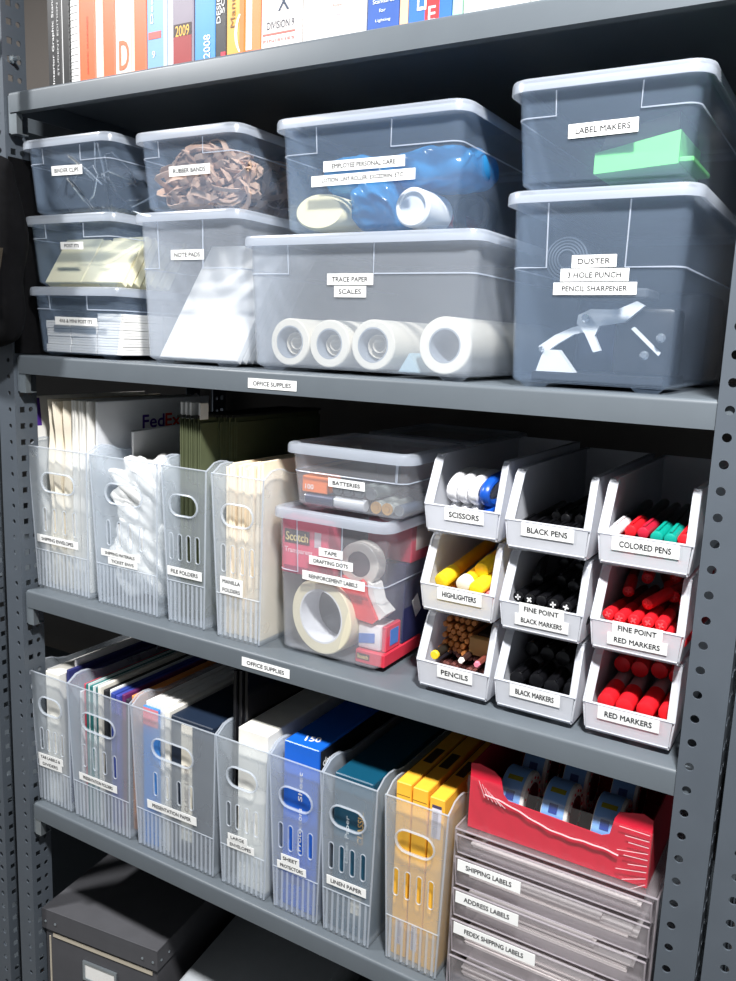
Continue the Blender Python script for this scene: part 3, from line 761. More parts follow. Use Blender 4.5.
book('light blue book with a red band on its spine', 0.2340, 0.2680, (120,164,210), 0.26, [('Designers', 'up', 0.010, 0.095, 0.07, 0.006, (245,245,245)), ('9', 'flat', 0.012, 0.024, 0.005, 0.008, (245,245,245))], bands=[(0.003,0.024,0.042,0.050,(226,96,90)),(0.0285,0.034,0,0.26,(190,208,226))])
book('grey book with 2009 in yellow on a dark red foot', 0.2700, 0.3105, (128,118,132), 0.26, [('2009', 'flat', 0.0235, 0.045, 0.022, 0.012, (230,180,70))], bands=[(0.009,0.038,0.004,0.039,(150,44,46)),(0.009,0.038,0.0392,0.053,(52,26,28)),(0.0,0.0085,0,0.26,(214,214,222))])
book('bright blue book with white numerals at its foot', 0.3125, 0.3440, (62,140,212), 0.27, [('2008', 'up', 0.020, 0.022, 0.026, 0.010, (245,245,245))])
book('black book with white block lettering on its spine', 0.3450, 0.3610, (26,24,28), 0.26, [('DESIGN METAL', 'up', 0.0055, 0.085, 0.08, 0.006, (240,240,240)), ('SOURCE', 'up', 0.012, 0.085, 0.06, 0.005, (235,235,235))], bands=[(0.009,0.0155,0.001,0.013,(214,50,70))])
book('ochre book with a white curl drawn on its spine', 0.3620, 0.3890, (222,160,60), 0.26, [('Manual', 'up', 0.010, 0.06, 0.045, 0.007, (120,84,30)), ('(', 'flat', 0.017, 0.030, 0.008, 0.040, (246,240,226))], bands=[(0.020,0.0268,0,0.26,(236,120,50))])
book('orange and white book left of the DIVISION 9 binder', 0.3900, 0.4115, (244,128,70), 0.27, bands=[(0.0015,0.010,0.010,0.27,(250,240,232))])
book('wide white binder lettered DIVISION 9 with a dark X', 0.4130, 0.4690, (224,219,216), 0.29, [('X', 'flat', 0.032, 0.0545, 0.015, 0.018, (44,60,84)), ('DIVISION 9', 'flat', 0.028, 0.0315, 0.038, 0.008, (90,90,98)), ('FINISHES', 'flat', 0.026, 0.0155, 0.044, 0.003, (200,120,112))], bands=[(0.003,0.048,0.0215,0.0235,(206,110,100))], d=0.26)
book('wide white binder with small red and grey lines of print', 0.4710, 0.5520, (226,224,221), 0.29, [('1 Flooring', 'flat', 0.046, 0.050, 0.018, 0.003, (150,140,150)), ('2 Rubber', 'flat', 0.045, 0.040, 0.016, 0.003, (200,130,120)), ('3 Carpet tile', 'flat', 0.047, 0.030, 0.022, 0.003, (150,140,150))], d=0.26)
book('blue book with slanting white lines of print', 0.5545, 0.5925, (58,92,164), 0.25, [('Standards', 'flat', 0.020, 0.035, 0.026, 0.004, (225,230,240)), ('for', 'flat', 0.019, 0.026, 0.008, 0.0035, (225,230,240)), ('Lighting', 'flat', 0.020, 0.016, 0.018, 0.0035, (225,230,240))])
book('thin cream and orange book between two blue books', 0.5935, 0.6030, (240,190,150), 0.26)
book('blue book with a red and white panel on its spine', 0.6040, 0.6530, (60,112,190), 0.25, [('LI', 'flat', 0.016, 0.030, 0.010, 0.022, (245,245,245)), ('E', 'flat', 0.028, 0.014, 0.008, 0.014, (245,245,245))], bands=[(0.020,0.036,0.001,0.06,(214,58,62))])
book('pale green book beside the last blue one', 0.6540, 0.6650, (160,206,180), 0.26)
book('wide white binder at the right end of the visible books', 0.6665, 0.7350, (226,226,226), 0.29, d=0.26)
book('white binder next to the rightmost visible one', 0.7370, 0.8000, (222,222,220), 0.29, d=0.26)
# ------------------------------------------------------------------ third shelf: file bin contents
side = lambda x, y, z: Matrix(((0,0,1,x),(1,0,0,y),(0,1,0,z),(0,0,0,1)))     # faces +X: u runs into depth, v up
top = lambda x, y, z, a=0: Tr(x,y,z) @ Rz(math.radians(a))
PURP = paint('purple_print', (70, 32, 130), 0.6)
ORNG = paint('orange_print', (214, 60, 40), 0.6)
ENV = paint('white_envelope_card', (240, 237, 230), 0.75, 0, 0.02)
MAIL = paint('cream_mailer', (238, 228, 208), 0.75, 0, 0.04, 25)
zf = Z3 + 0.0048
T = thing('express_envelope', 'white card envelope with a purple stripe leaning at the left end', 'envelope', (0.0035, 0.040, zf), (0, -0.10, 0))
m = MB(); m.box(-0.004, 0.004, 0, 0.23, 0, 0.287, 0.0006, 1); part('card', m, ENV, T)
m = MB(); m.box(0.001, 0.0044, -0.0006, 0.012, 0.242, 0.284); part('stripe', m, PURP, T, 'purple stripe')
def mailer(label, x, w, h, y, wave, seed):
    r = random.Random(seed); mb = MB(); loops = []
    n = 14
    for i in range(n+1):
        z = h*i/n; f = math.sin(PI*min(1, max(0.06, i/n)))**0.35
        ww = w*(0.45+0.55*f)+r.uniform(-1,1)*0.001; o = wave*math.sin(i*1.1+seed)
        loops.append([(-ww/2, y+0.004+o, z), (0, y+o-0.001, z), (ww/2, y+0.004+o, z), (ww/2, y+0.225, z), (0, y+0.23, z), (-ww/2, y+0.225, z)])
    mb.loft(loops)
    return solo('padded_mailer', mb, MAIL, label, 'mailer', (x, 0, zf), ang=50)
mailer('cream padded mailer second from the left end of the SHIPPING ENVELOPES bin', 0.020, 0.015, 0.284, 0.036, 0.0022, 1)
mailer('cream padded mailer with a folded top in the middle of the left file bin', 0.036, 0.016, 0.282, 0.033, 0.0026, 2)
mailer('fattest cream padded mailer beside the stack of thin white envelopes', 0.053, 0.017, 0.284, 0.037, 0.002, 3)
em = MB(); em.box(-0.0019, 0.0019, 0, 0.235, 0, 0.286, 0.0006, 1); em = em.mesh('envelope'); em.materials.append(ENV)
for i in range(8):
    o = bpy.data.objects.new('envelope', em); COL.objects.link(o)
    o.location = (0.0655+i*0.0048, 0.036+rnd(0,.006), zf); o.rotation_euler = (0, rnd(-.004,.004), 0)
    o['label'] = 'thin white envelope standing upright in the SHIPPING ENVELOPES bin'; o['category'] = 'envelope'; o['group'] = 'thin white envelopes'
GREYENV = paint('white_pak', (226, 227, 230), 0.6, 0, 0.03)
T = thing('express_envelope', 'large white envelope printed FedEx behind the SHIPPING MATERIALS bin front', 'envelope', (0.1045, 0.045, zf), (0,0.015,0))
m = MB(); m.box(0, 0.0035, 0, 0.24, 0, 0.286, 0.0006, 1); part('card', m, GREYENV, T)
lettering(T, 'Fed', side(0.0036, 0.112, 0.252), 0.046, 0.020, PURP, lift=0.0004)
lettering(T, 'Ex', side(0.0036, 0.154, 0.252), 0.033, 0.020, ORNG, lift=0.0004)
m = MB()
pf = [(0.0, 0.0), (0.0015, -0.004), (0.001, -0.008)]
m.loft([[(0.0,0.004,0.0),(0.003,0.0,0.0),(0.0045,0.002,0.0),(0.003,0.19,0.0),(0.0015,0.19,0.0)],[(0.002,0.0,0.245),(0.005,-0.004,0.243),(0.0065,-0.002,0.243),(0.005,0.19,0.25),(0.0035,0.19,0.25)]])
solo('envelope', m, GREYENV, 'white envelope with a curled edge behind the white bags', 'envelope', (0.1385, 0.085, zf))
BAGW = paint('white_poly_bag', (244, 243, 240), 0.35, 0, 0.02)
solo('plastic_bag', crumple(0.098, 0.060, 0.120, 21, 0.016, 30, 2.6), BAGW, 'crumpled white plastic bag low in the SHIPPING MATERIALS bin', 'plastic bag', (0.1905, 0.070, zf), ang=80)
solo('plastic_bag', crumple(0.100, 0.062, 0.100, 25, 0.018, 30, 2.4), BAGW, 'crumpled white plastic bag on top in the SHIPPING MATERIALS bin', 'plastic bag', (0.1905, 0.072, zf+0.100), ang=80)
solo('plastic_bag', crumple(0.085, 0.09, 0.17, 29, 0.014, 24, 2.2), BAGW, 'crumpled white plastic bag behind the two front ones', 'plastic bag', (0.200, 0.165, zf), ang=80)

GREENF = paint('olive_green_card', (80, 86, 58), 0.8, 0, 0.06)
def hanging(x, y, tab, label, group, d=0.225):
    T = thing('hanging_folder', label, 'folder', (x, y, zf), group=group)
    m = MB(); m.loft([[(-0.0008,0.0,0.0),(0.0008,0.0,0.0),(0.0008,d,0.0),(-0.0008,d,0.0)],[(-0.0024,0.0,0.278),(-0.0012,0.0,0.278),(-0.0012,d,0.278),(-0.0024,d,0.278)]])
    m.loft([[(-0.0006,0.0,0.0),(0.0008,0.0,0.0),(0.0008,d,0.0),(-0.0006,d,0.0)],[(0.0012,0.0,0.272),(0.0024,0.0,0.272),(0.0024,d,0.272),(0.0012,d,0.272)]])
    part('card', m, GREENF, T)
    m = MB(); m.box(-0.0022, -0.0012, -0.006, d+0.006, 0.2775, 0.2815); part('rod', m, paint('dark_rod',(40,42,40),0.5), T)
    if tab:
        m = MB(); m.box(-0.0034, 0.0002, 0.002, 0.018, 0.276, 0.298, 0.0006, 1); part('tab', m, paint('white_tab',(240,240,238),0.4), T, 'white plastic tab')
    return T
for i in range(5):
    hanging(0.2790+0.0072*i, 0.040+0.0008*i, i != 3, 'olive green hanging folder with white tab in the FILE FOLDERS bin' if i != 3 else 'olive green hanging folder without a tab among the tabbed ones', 'tabbed green hanging folders' if i != 3 else None)
for i in range(4):
    hanging(0.3125+0.0062*i, 0.078+0.004*i, False, 'olive green hanging folder set further back in the FILE FOLDERS bin', 'green hanging folders set back', d=0.20)
MAN = paint('manila_card', (250, 232, 204), 0.75, 0, 0.03)
def manila(x, y, h, i):
    T = solo('manila_folder', MB().box(-0.0022, 0.0022, 0, 0.235, 0, h, 0.0005, 1), MAN, 'manila folder standing in the MANILLA FOLDERS bin', 'folder', (x, y, zf), (0, rnd(-.006,.006), 0), 'manila folders')
    return T
for i in range(12):
    manila(0.3680+i*0.0050, 0.028+rnd(0,0.005), 0.222+0.006*((i*7)%3)/2 + (0.006 if i > 8 else 0), i)

# batteries box
zb = 1.2945+0.0065
GREYB = paint('battery_zinc', (150, 156, 160), 0.3, 0.7)
def battery(label, loc, rot, r, L, rgb, group=None, cap=None):
    T = thing('battery', label, 'battery', loc, rot, group)
    m = MB(); m.lathe([(r*.9,0),(r,0.0008),(r,L*.72),(r,L-0.0008),(r*.9,L)], 20, Rx(-PI/2)); part('casing', m, paint('batt_%d_%d_%d' % rgb, rgb, 0.35, 0.2), T)
    m = MB(); m.ring(r*1.002, r*.55, 0.0012, 20, Tr(0,-0.0006,0) @ Rx(-PI/2)); m.lathe([(r*.5,-0.0012),(r*.5,0.0)], 14, Rx(-PI/2)); part('terminal', m, GREYB if cap is None else cap, T)
    return T
m = MB(); m.box(0, 0.037, 0, 0.03, 0, 0.020, 0.001, 1)
T = thing('battery_pack', 'orange pack of batteries at the left in the BATTERIES box', 'battery pack', (0.4810, 0.0345, zb+0.0150))
part('carton', m, paint('orange_carton', (240, 130, 66), 0.5), T)
lettering(T, '100', front(0.011, -0.0001, 0.007), 0.012, 0.006, PAPER)
for i, x in enumerate((0.5290, 0.5445, 0.5600, 0.5755)):
    battery('grey ended battery in the upper row lying behind the BATTERIES sticker', (x, 0.040, zb+0.0225), (0, 0, 0), 0.0072, 0.055, (70, 78, 86) if i < 2 else (150,160,158), 'upper row of batteries')
battery('navy battery lying crosswise at the lower left of the BATTERIES box', (0.486, 0.040, zb+0.0073), (0,0,-PI/2), 0.0072, 0.040, (52, 60, 88))
battery('white battery lying crosswise in the lower row of the BATTERIES box', (0.528, 0.040, zb+0.0073), (0,0,-PI/2), 0.0072, 0.042, (206, 208, 212))
GOLD = paint('gold_cap', (226, 178, 110), 0.3, 0.6)
for i, x in enumerate((0.583, 0.598)):
    battery('gold capped battery in the lower row of the BATTERIES box', (x, 0.040, zb+0.0073), (0,0,0), 0.0072, 0.055, (190,196,190), 'gold capped batteries', GOLD)
battery('grey blue battery at the right end of the lower row', (0.6115, 0.044, zb+0.0065), (0,0,0), 0.0064, 0.05, (96, 110, 130))
for i, x in enumerate((0.495, 0.511, 0.527, 0.545, 0.561, 0.577, 0.593, 0.609)):
    battery('dark battery in the back row of the BATTERIES box', (x, 0.108, zb+0.0073), (0,0,0), 0.0072, 0.05, (60,66,74) if i % 2 else (120,126,124), 'back row of batteries')
m = MB(); m.box(-0.045, 0.045, 0, 0.10, 0, 0.05, 0.002, 1)
solo('carton', m, paint('red_carton', (170, 40, 50), 0.5), 'red carton in the box behind the BATTERIES box', 'box', (0.553, 0.235, zb))
m = MB(); m.box(-0.05, 0.05, 0, 0.10, 0, 0.10, 0.002, 1)
solo('carton', m, paint('brown_red_carton', (120, 50, 50), 0.6), 'dull red carton in the tall box behind the tape box', 'box', (0.544, 0.235, Z3+0.0066))

# tape box
zt = Z3 + 0.0066
PINK = paint('scotch_pink', (222, 84, 112), 0.5, 0, 0.02)
T = thing('tape_carton', 'pink tape carton printed Scotch above the masking tape in the tape box', 'box', (0.4885, 0.034, zt+0.0965))
m = MB(); m.box(-0.0355, 0.0330, 0, 0.03, 0, 0.071, 0.001, 1); part('carton', m, PINK, T)
m = MB(); m.box(-0.031, 0.006, -0.0006, 0, 0.0390, 0.0560); b = part('brand_panel', m, paint('dark_plaid', (54, 44, 40), 0.5), T)
lettering(b, 'Scotch', front(-0.0125, -0.0006, 0.0475), 0.033, 0.0105, paint('gold_ink', (226, 206, 140), 0.5))
lettering(T, 'Transparent', front(-0.010, -0.0002, 0.0290), 0.042, 0.0085, paint('pink_ink', (248, 200, 208), 0.5))
m = MB(); m.box(0.0135, 0.023, -0.0005, 0, 0.038, 0.057); part('picture_panel', m, paint('grey_print', (200, 190, 196), 0.5), T)
m = MB(); m.box(-0.031, 0.006, -0.0004, 0, 0.001, 0.010); part('code_panel', m, paint('dark_pink_print', (150, 40, 76), 0.5), T)
MASK = paint('masking_tape', (230, 220, 188), 0.7, 0, 0.03)
T = thing('masking_tape', 'large cream roll of masking tape standing at the front of the tape box', 'tape roll', (0.5125, 0.036, zt))
m = MB(); m.ring(0.0480, 0.0345, 0.034, 48, Tr(0,0,0.048) @ Rz(-0.12) @ Rx(-PI/2), 0.0012); part('tape', m, MASK, T)
m = MB(); m.ring(0.0346, 0.0325, 0.0345, 48, Tr(0,0,0.048) @ Rz(-0.12) @ Rx(-PI/2)); c_ = part('core', m, paint('white_core', (232, 232, 236), 0.6), T, 'white cardboard core')
DRED = paint('dispenser_red', (222, 62, 62), 0.4, 0, 0.02)
T = thing('tape_dispenser', 'red hand tape dispenser with a clear roll above the masking tape', 'tape dispenser', (0.560, 0.040, zt+0.052))
m = MB(); m.prism([(-0.036,0.046),(-0.020,0.052),(-0.006,0.044),(0.006,0.052),(0.011,0.048),(0.014,0.034),(0.030,0.006),(0.024,0.0),(0.004,0.002),(-0.018,0.018),(-0.036,0.032)], 0, 0.006, Tr(0,0.006,0) @ Rx(PI/2)); m.prism([(-0.036,0.046),(-0.020,0.052),(0.006,0.052),(0.011,0.048),(0.014,0.034),(0.030,0.006),(0.024,0.0),(0.004,0.002),(-0.036,0.032)], 0, 0.004, Tr(0,0.026,0) @ Rx(PI/2)); part('frame', m, DRED, T)
m = MB(); m.ring(0.027, 0.016, 0.02, 36, Tr(-0.002,0.007,0.068) @ Rx(-PI/2), 0.001); part('tape_roll', m, paint('pale_tape', (204, 198, 190), 0.35), T)
m = MB(); m.lathe([(0.0155,0),(0.0155,0.018)], 24, Tr(-0.002,0.008,0.068) @ Rx(-PI/2)); part('hub', m, paint('dark_hub', (72, 60, 66), 0.5), T)
m = MB(); m.prism([(0.013,0.050),(0.020,0.046),(0.026,0.026),(0.040,0.014),(0.031,0.005),(0.015,0.034)], 0, 0.024, Tr(0,0.028,0) @ Rx(PI/2)); part('blade_guard', m, paint('white_plastic', (236, 234, 230), 0.4), T, 'white blade guard')
T = thing('tape_refill', 'white tape pack with a blue label at the lower right of the tape box', 'tape pack', (0.578, 0.044, zt+0.0175))
m = MB(); m.box(-0.016, 0.016, 0, 0.035, 0, 0.032, 0.003, 2); part('pack', m, paint('white_pack', (236, 232, 232), 0.4), T)
m = MB(); m.loft([[(-0.014,-0.0006,0.006),(0.008,-0.0006,0.010),(0.008,-0.0006,0.022),(-0.014,-0.0006,0.018)],[(-0.014,0.0,0.006),(0.008,0.0,0.010),(0.008,0.0,0.022),(-0.014,0.0,0.018)]]); part('blue_label', m, paint('blue_print', (84, 128, 200), 0.5), T)
T = thing('tape_refill', 'small red and blue pack next to the white one in the tape box', 'tape pack', (0.590, 0.046, zt+0.0175))
m = MB(); m.box(0.0045, 0.0105, 0, 0.036, 0, 0.032, 0.001, 1); part('pack', m, paint('coral_pack', (228, 70, 92), 0.5), T)
m = MB(); m.box(0.0105, 0.0110, 0.010, 0.030, 0.006, 0.026); part('blue_label', m, paint('blue_print', (84, 128, 200), 0.5), T)
T = thing('tape_carton', 'flat red carton lying on the floor of the tape box at the right', 'box', (0.581, 0.040, zt))
m = MB(); m.box(-0.019, 0.0215, 0, 0.095, 0, 0.0165, 0.001, 1); part('carton', m, paint('red_box', (212, 52, 72), 0.5), T)
m = MB(); m.box(-0.017, 0.001, -0.0005, 0, 0.005, 0.0125); b = part('brand_panel', m, paint('dark_plaid', (54, 44, 40), 0.5), T)
lettering(b, 'Scotch', front(-0.008, -0.0005, 0.0088), 0.015, 0.005, paint('gold_ink', (226, 206, 140), 0.5))
NAVY = paint('navy_carton', (44, 46, 84), 0.5, 0, 0.03)
T = thing('carton', 'navy carton with a white barcode sticker at the right wall of the tape box', 'box', (0.575, 0.128, zt+0.0170))
m = MB(); m.box(-0.03, 0.0265, -0.042, 0.040, 0, 0.101, 0.001, 1); part('carton', m, NAVY, T)
m = MB(); m.box(-0.008, 0.008, -0.013, 0.013, 0, 0.0005, M=side(0.0265, -0.008, 0.042) @ Rz(0.5)); part('barcode_sticker', m, WHITE, T, 'white barcode sticker')
T = thing('tape_carton', 'red carton with a pale panel in the upper right of the tape box', 'box', (0.575, 0.095, zt+0.1185))
m = MB(); m.box(-0.034, 0.0285, 0, 0.072, 0, 0.050, 0.001, 1); part('carton', m, paint('rose_carton', (206, 60, 84), 0.5), T)
m = MB(); m.box(0.0285, 0.029, 0.012, 0.066, 0.014, 0.048); part('pale_panel', m, paint('beige_print', (222, 206, 198), 0.5), T)

# ------------------------------------------------------------------ pens in the hopper bins
def pen(name, label, cat, r, L, caplen, capcol, bodycol, group, clip=True, endcol=None, rb=None):
    T = thing(name, label, cat, (0,0,-5), group=group)
    rb = rb or r*0.86
    q = Rx(-PI/2)
    m = MB(); m.lathe([(r*.72,0),(r*.95,0.0008),(r,0.003),(r,caplen),(rb,caplen+0.0004)], 16, q)
    if clip: m.box(-0.0014, 0.0014, 0.002, caplen*0.85, r+0.0005, r+0.0019); m.box(-0.0014, 0.0014, 0.002, 0.006, r-0.001, r+0.001)
    part('cap', m, capcol, T)
    m = MB(); m.lathe([(rb,caplen+0.0003),(rb,L-0.006),(rb*.85,L-0.001),(rb*.6,L)], 16, q); part('barrel', m, bodycol, T)
    if endcol is not None:
        m = MB(); k = r*.5
        m.box(-k, k, -0.0005, 0.0003, -k*.25, k*.25); m.box(-k*.25, k*.25, -0.0005, 0.0003, -k, k)
        part('end_mark', m, endcol, T)
    return T
used = set()
def put(proto, loc, rot=(0,0,0), label=None, group=None):
    if proto.name not in used:
        used.add(proto.name); proto.location = loc; proto.rotation_euler = rot
        if label: proto['label'] = label
        if group: proto['group'] = group
        return proto
    return dup(proto, loc, rot, label, group)
RED = paint('pen_red', (216, 30, 40), 0.35); CRIM = paint('pen_crimson', (190, 30, 56), 0.35)
TEAL = paint('pen_teal', (10, 150, 134), 0.35); PBLK = paint('pen_black', (14, 14, 17), 0.3); DGRN = paint('pen_dark_green', (24, 74, 54), 0.4)
PWHT = paint('pen_white', (232, 232, 234), 0.35)
f_ = lambda r: BZ[r] + 0.0082
y_ = 0.0340
LU = LEFTUP
# colored pens
cp = dict(w=pen('pen', 'white capped pen at the left of the COLORED PENS bin', 'pen', .0062, .142, .045, PWHT, PBLK, None),
          r=pen('pen', 'red pen with its cap to the front in the COLORED PENS bin', 'pen', .0062, .142, .045, RED, PBLK, 'red pens in the COLORED PENS bin'),
          c=pen('pen', 'crimson pen between the red and teal ones in the COLORED PENS bin', 'pen', .0058, .142, .043, CRIM, PBLK, None),
          t=pen('pen', 'teal pen with its cap to the front in the COLORED PENS bin', 'pen', .0062, .142, .045, TEAL, PBLK, 'teal pens'),
          g=pen('pen', 'dark green pen at the right wall of the COLORED PENS bin', 'pen', .0058, .142, .043, DGRN, PBLK, None))
xs = [(.8575,'w'),(.8725,'r'),(.8850,'c'),(.8985,'t'),(.9115,'t'),(.9235,'r')]
for i, (x, k) in enumerate(xs): put(cp[k], (x+.002, y_+rnd(-.002,.004), f_(0)+.0290+rnd(0,.003)), (rnd(.02,.08), 0, rnd(-.04,.03)))
put(cp['g'], (.9305, y_+.006, f_(0)+.024), (.03,0,0))
for i in range(6):
    for lv in range(2):
        put(cp['r'] if (i+lv) % 2 else cp['t'], ((.861+.0132*i), y_+.002+rnd(0,.004), f_(0)+.0064+.0110*lv), (0,0,0), 'pen in the lower layers of the COLORED PENS bin', 'lower layers of coloured pens')
# black pens
bp = pen('pen', 'black pen lying low in the BLACK PENS bin', 'pen', .0055, .142, .05, PBLK, PBLK, 'black pens')
for i in range(6):
    for lv in range(2): put(bp, (.760+.0128*i+rnd(-.001,.001), y_+rnd(.004,.02), f_(0)+.006+.0112*lv), (rnd(.0,.05), 0, rnd(-.03,.03)))
for i in range(4): put(bp, (.785+.013*i, y_+.035+rnd(0,.02), f_(0)+.0275), (rnd(.02,.06), 0, rnd(-.1,.1)))
# highlighters
HYEL = paint('highlighter_yellow', (250, 214, 40), 0.35, 0, 0.02); HOR = paint('highlighter_amber', (246, 176, 34), 0.4, 0, 0.03); HWH = paint('highlighter_white', (246, 238, 222), 0.4)
hl = pen('highlighter', 'yellow highlighter lying in the HIGHLIGHTERS bin', 'highlighter', .0088, .128, .030, HYEL, HOR, 'yellow highlighters', False)
hw = pen('highlighter', 'white ended highlighter in the middle of the HIGHLIGHTERS bin', 'highlighter', .0088, .128, .012, HWH, HOR, None, False)
put(hl, (.6720, y_+.004, LU[1]+f_(1)+.030), (.17, 0, -.06))
put(hw, (.7000, y_+.000, LU[1]+f_(1)+.0315), (.20, 0, -.10))
put(hl, (.7170, y_-.002, LU[1]+f_(1)+.0300), (.13, 0, -.06))
put(hl, (.7130, y_+.020, LU[1]+f_(1)+.0460), (.16, 0, -.03))
for i in range(4): put(hl, (.6670+.0195*i, y_+.002, LU[1]+f_(1)+.0092), (.02, 0, 0), 'yellow highlighter at the bottom of the HIGHLIGHTERS bin', 'bottom layer of highlighters')
pk = pen('highlighter', 'pink highlighter at the right wall of the HIGHLIGHTERS bin', 'highlighter', .0075, .12, .03, paint('highlighter_pink', (244, 130, 140), .4), HOR, None, False)
put(pk, (.7330, y_+.002, LU[1]+f_(1)+.0225), (.02, 0, 0))
# fine point markers
GLINT = paint('plus_glint', (235, 235, 235), 0.3)  # pale cross painting the glints on the black marker ends
fb = pen('marker', 'black fine point marker lying in the FINE POINT BLACK MARKERS bin', 'marker', .0062, .136, .04, PBLK, PBLK, 'fine point black markers', True)
fs_ = pen('marker', 'black fine point marker with a painted plus glint on its end', 'marker', .0062, .136, .04, PBLK, PBLK, 'black markers with a painted plus glint', True, GLINT)
fr = pen('marker', 'red fine point marker lying in the FINE POINT RED MARKERS bin', 'marker', .0062, .136, .045, RED, paint('marker_dark_red', (150, 16, 24), .4), 'fine point red markers', False, paint('pale_red_mark', (240, 90, 96), .35))
for base, P_ in ((.752, fb), (.8490, fr)):
    for lv in range(3):
        for i in range(6):
            if lv == 2 and i == 5: continue
            P2 = fs_ if (P_ is fb and lv == 2 and i in (0, 1, 3, 4)) else P_
            put(P2, (base+.0095+.0136*i+(.005 if lv % 2 else 0)+rnd(-.001,.001), y_+lv*.003+rnd(-.004,.007), f_(1)+.0066+.0116*lv), (rnd(-.03,.04), rnd(0,3), rnd(-.06,.06)))
for x, y, z, a, c in ((.867,.075,.044,.05,.15),(.893,.045,.043,.10,-.30),(.912,.085,.044,.0,.3),(.925,.07,.044,.1,-.05),(.880,.10,.055,.05,.1),(.905,.12,.055,.02,-.1)): put(fr, (x, y_+y-.02, f_(1)+z), (a, 0, c))
for x, y, z, a, c in ((.772,.05,.043,.05,.25),(.795,.06,.044,.1,-.2),(.812,.05,.043,.05,.1),(.785,.10,.054,.02,.1),(.805,.09,.054,.02,-.1)): put(fb, (x, y_+y-.01, f_(1)+z), (a, 0, c))
# big markers
bm_ = pen('marker', 'fat black marker with a grey barrel in the BLACK MARKERS bin', 'marker', .0086, .136, .045, PBLK, paint('marker_grey', (150, 150, 154), .4), 'fat black markers', True, None, .0080)
rm_ = pen('marker', 'fat red marker with a grey barrel in the RED MARKERS bin', 'marker', .0092, .136, .045, RED, paint('marker_pale', (190, 180, 182), .4), 'fat red markers', False, None, .0080)
for base, P_ in ((.7525, bm_), (.8505, rm_)):
    for lv in range(2):
        for i in range(4):
            put(P_, (base+.0135+.0195*i+(.003 if lv % 2 else -.001)+rnd(-.0008,.0008), y_+.000+lv*.002+rnd(-.003,.009), f_(2)+.0095+.0178*lv), (rnd(.0,.05), rnd(-.5,.5), rnd(-.06,.06)))
    for i in range(4): put(P_, (base+.015+.0195*i, .085+rnd(-.01,.02), f_(2)+.0455+rnd(0,.004)), (rnd(-.02,.05), 0, rnd(-.12,.12)))
# pencils
def pencil(name, label, rgb, endrgb, group, L=.17, r=.0036, hexa=True):
    T = thing(name, label, 'pencil', (0,0,-5), group=group)
    m = MB(); m.lathe([(r,0.004),(r,L-.018),(.0006,L)], 6 if hexa else 12, Rx(-PI/2)); part('shaft', m, paint('pencil_%d_%d_%d' % rgb, rgb, .45), T)
    m = MB(); m.lathe([(r*.85,0),(r*1.0,.0008),(r*1.0,.0045)], 6 if hexa else 12, Rx(-PI/2)); part('end', m, paint('pencil_%d_%d_%d' % endrgb, endrgb, .5), T)
    return T
po = pencil('pencil', 'orange brown pencil in the bundle at the back of the PENCILS bin', (150, 92, 50), (206, 132, 70), 'bundled orange brown pencils')
pb = pencil('pencil', 'dark brown pencil lying at the front of the PENCILS bin', (70, 36, 34), (112, 66, 60), 'dark brown pencils')
pp = pencil('pencil', 'pencil with a pink eraser at the front of the PENCILS bin', (120, 60, 50), (232, 130, 150), None)
py = pencil('pencil', 'pencil with a round yellow cap at the left front of the PENCILS bin', (40, 36, 30), (250, 200, 40), None, r=.0052, hexa=False)
pw = pencil('pencil', 'pencil with a white end at the front of the PENCILS bin', (60, 40, 36), (240, 232, 224), None)
for r_ in range(6):
    for c_i in range(5):
        put(po, (.6665+.0076*c_i+(.0038 if r_ % 2 else 0), .060+rnd(-.004,.006)+.002*r_, f_(2)+.0335+.0066*r_), (rnd(-.01,.02), rnd(0,1), rnd(-.015,.015)))
for r_ in range(3):
    for c_i in range(10):
        put(pb, (.6660+.0072*c_i+(.0036 if r_ % 2 else 0), y_+.004+rnd(-.002,.008)+.012*r_, f_(2)+.0045+.0118*r_), (rnd(0,.05), rnd(0,1), rnd(-.04,.04)))
put(py, (.6720, y_-.003, f_(2)+.0345), (.0, 0, 0)); put(pp, (.7230, y_-.001, f_(2)+.0345), (.02, 0, -.03)); put(pw, (.7040, y_-.001, f_(2)+.0345), (.0, 0, .03))
m = MB(); m.box(-.019, .019, 0, .012, 0, .021, .0015, 2)
solo('eraser_block', m, paint('tan_block', (198, 150, 92), .6), 'tan block standing behind the dark pencils in the PENCILS bin', 'eraser', (.7205, .060, f_(2)+.0335))
m = MB(); m.box(-.018, .018, 0, .05, 0, .020, .001, 1)
solo('pencil_carton', m, paint('dark_brown_carton', (60, 40, 34), .7), 'dark carton behind the tan block in the PENCILS bin', 'box', (.7205, .080, f_(2)+.0335))
# scissors
def scissors(label, x, rgb, z=0.0, group=None, lean=0.0):
    hm = paint('scissor_%d_%d_%d' % rgb, rgb, .3)
    T = thing('scissors', label, 'scissors', (x, y_+.006, LU[0]+f_(0)+.002+z), (0.08, lean, -.07), group)
    q = Ry(PI/2)
    up = MB(); up.tube([(0, .036-.036*math.cos(a)*(1 if math.cos(a) > 0 else .9), .036+.0150*math.sin(a)+.006) for a in [2*PI*i/24 for i in range(24)]], .0036, 10, True, flat=(.0060,.0048))
    part('upper_handle', up, hm, T)
    lo = MB(); lo.tube([(0, .026-.024*math.cos(a), .0145+.0105*math.sin(a)) for a in [2*PI*i/20 for i in range(20)]], .0036, 10, True, flat=(.0058,.0048))
    part('lower_handle', lo, hm, T)
    bl = MB(); bl.prism([(.062,.030),(.07,.036),(.165,.026),(.168,.022),(.07,.022),(.055,.020)], -.0012, .0012, Matrix(((0,0,1,0),(1,0,0,0),(0,1,0,0),(0,0,0,1)))); part('blade', bl, CHROME, T)
    return T
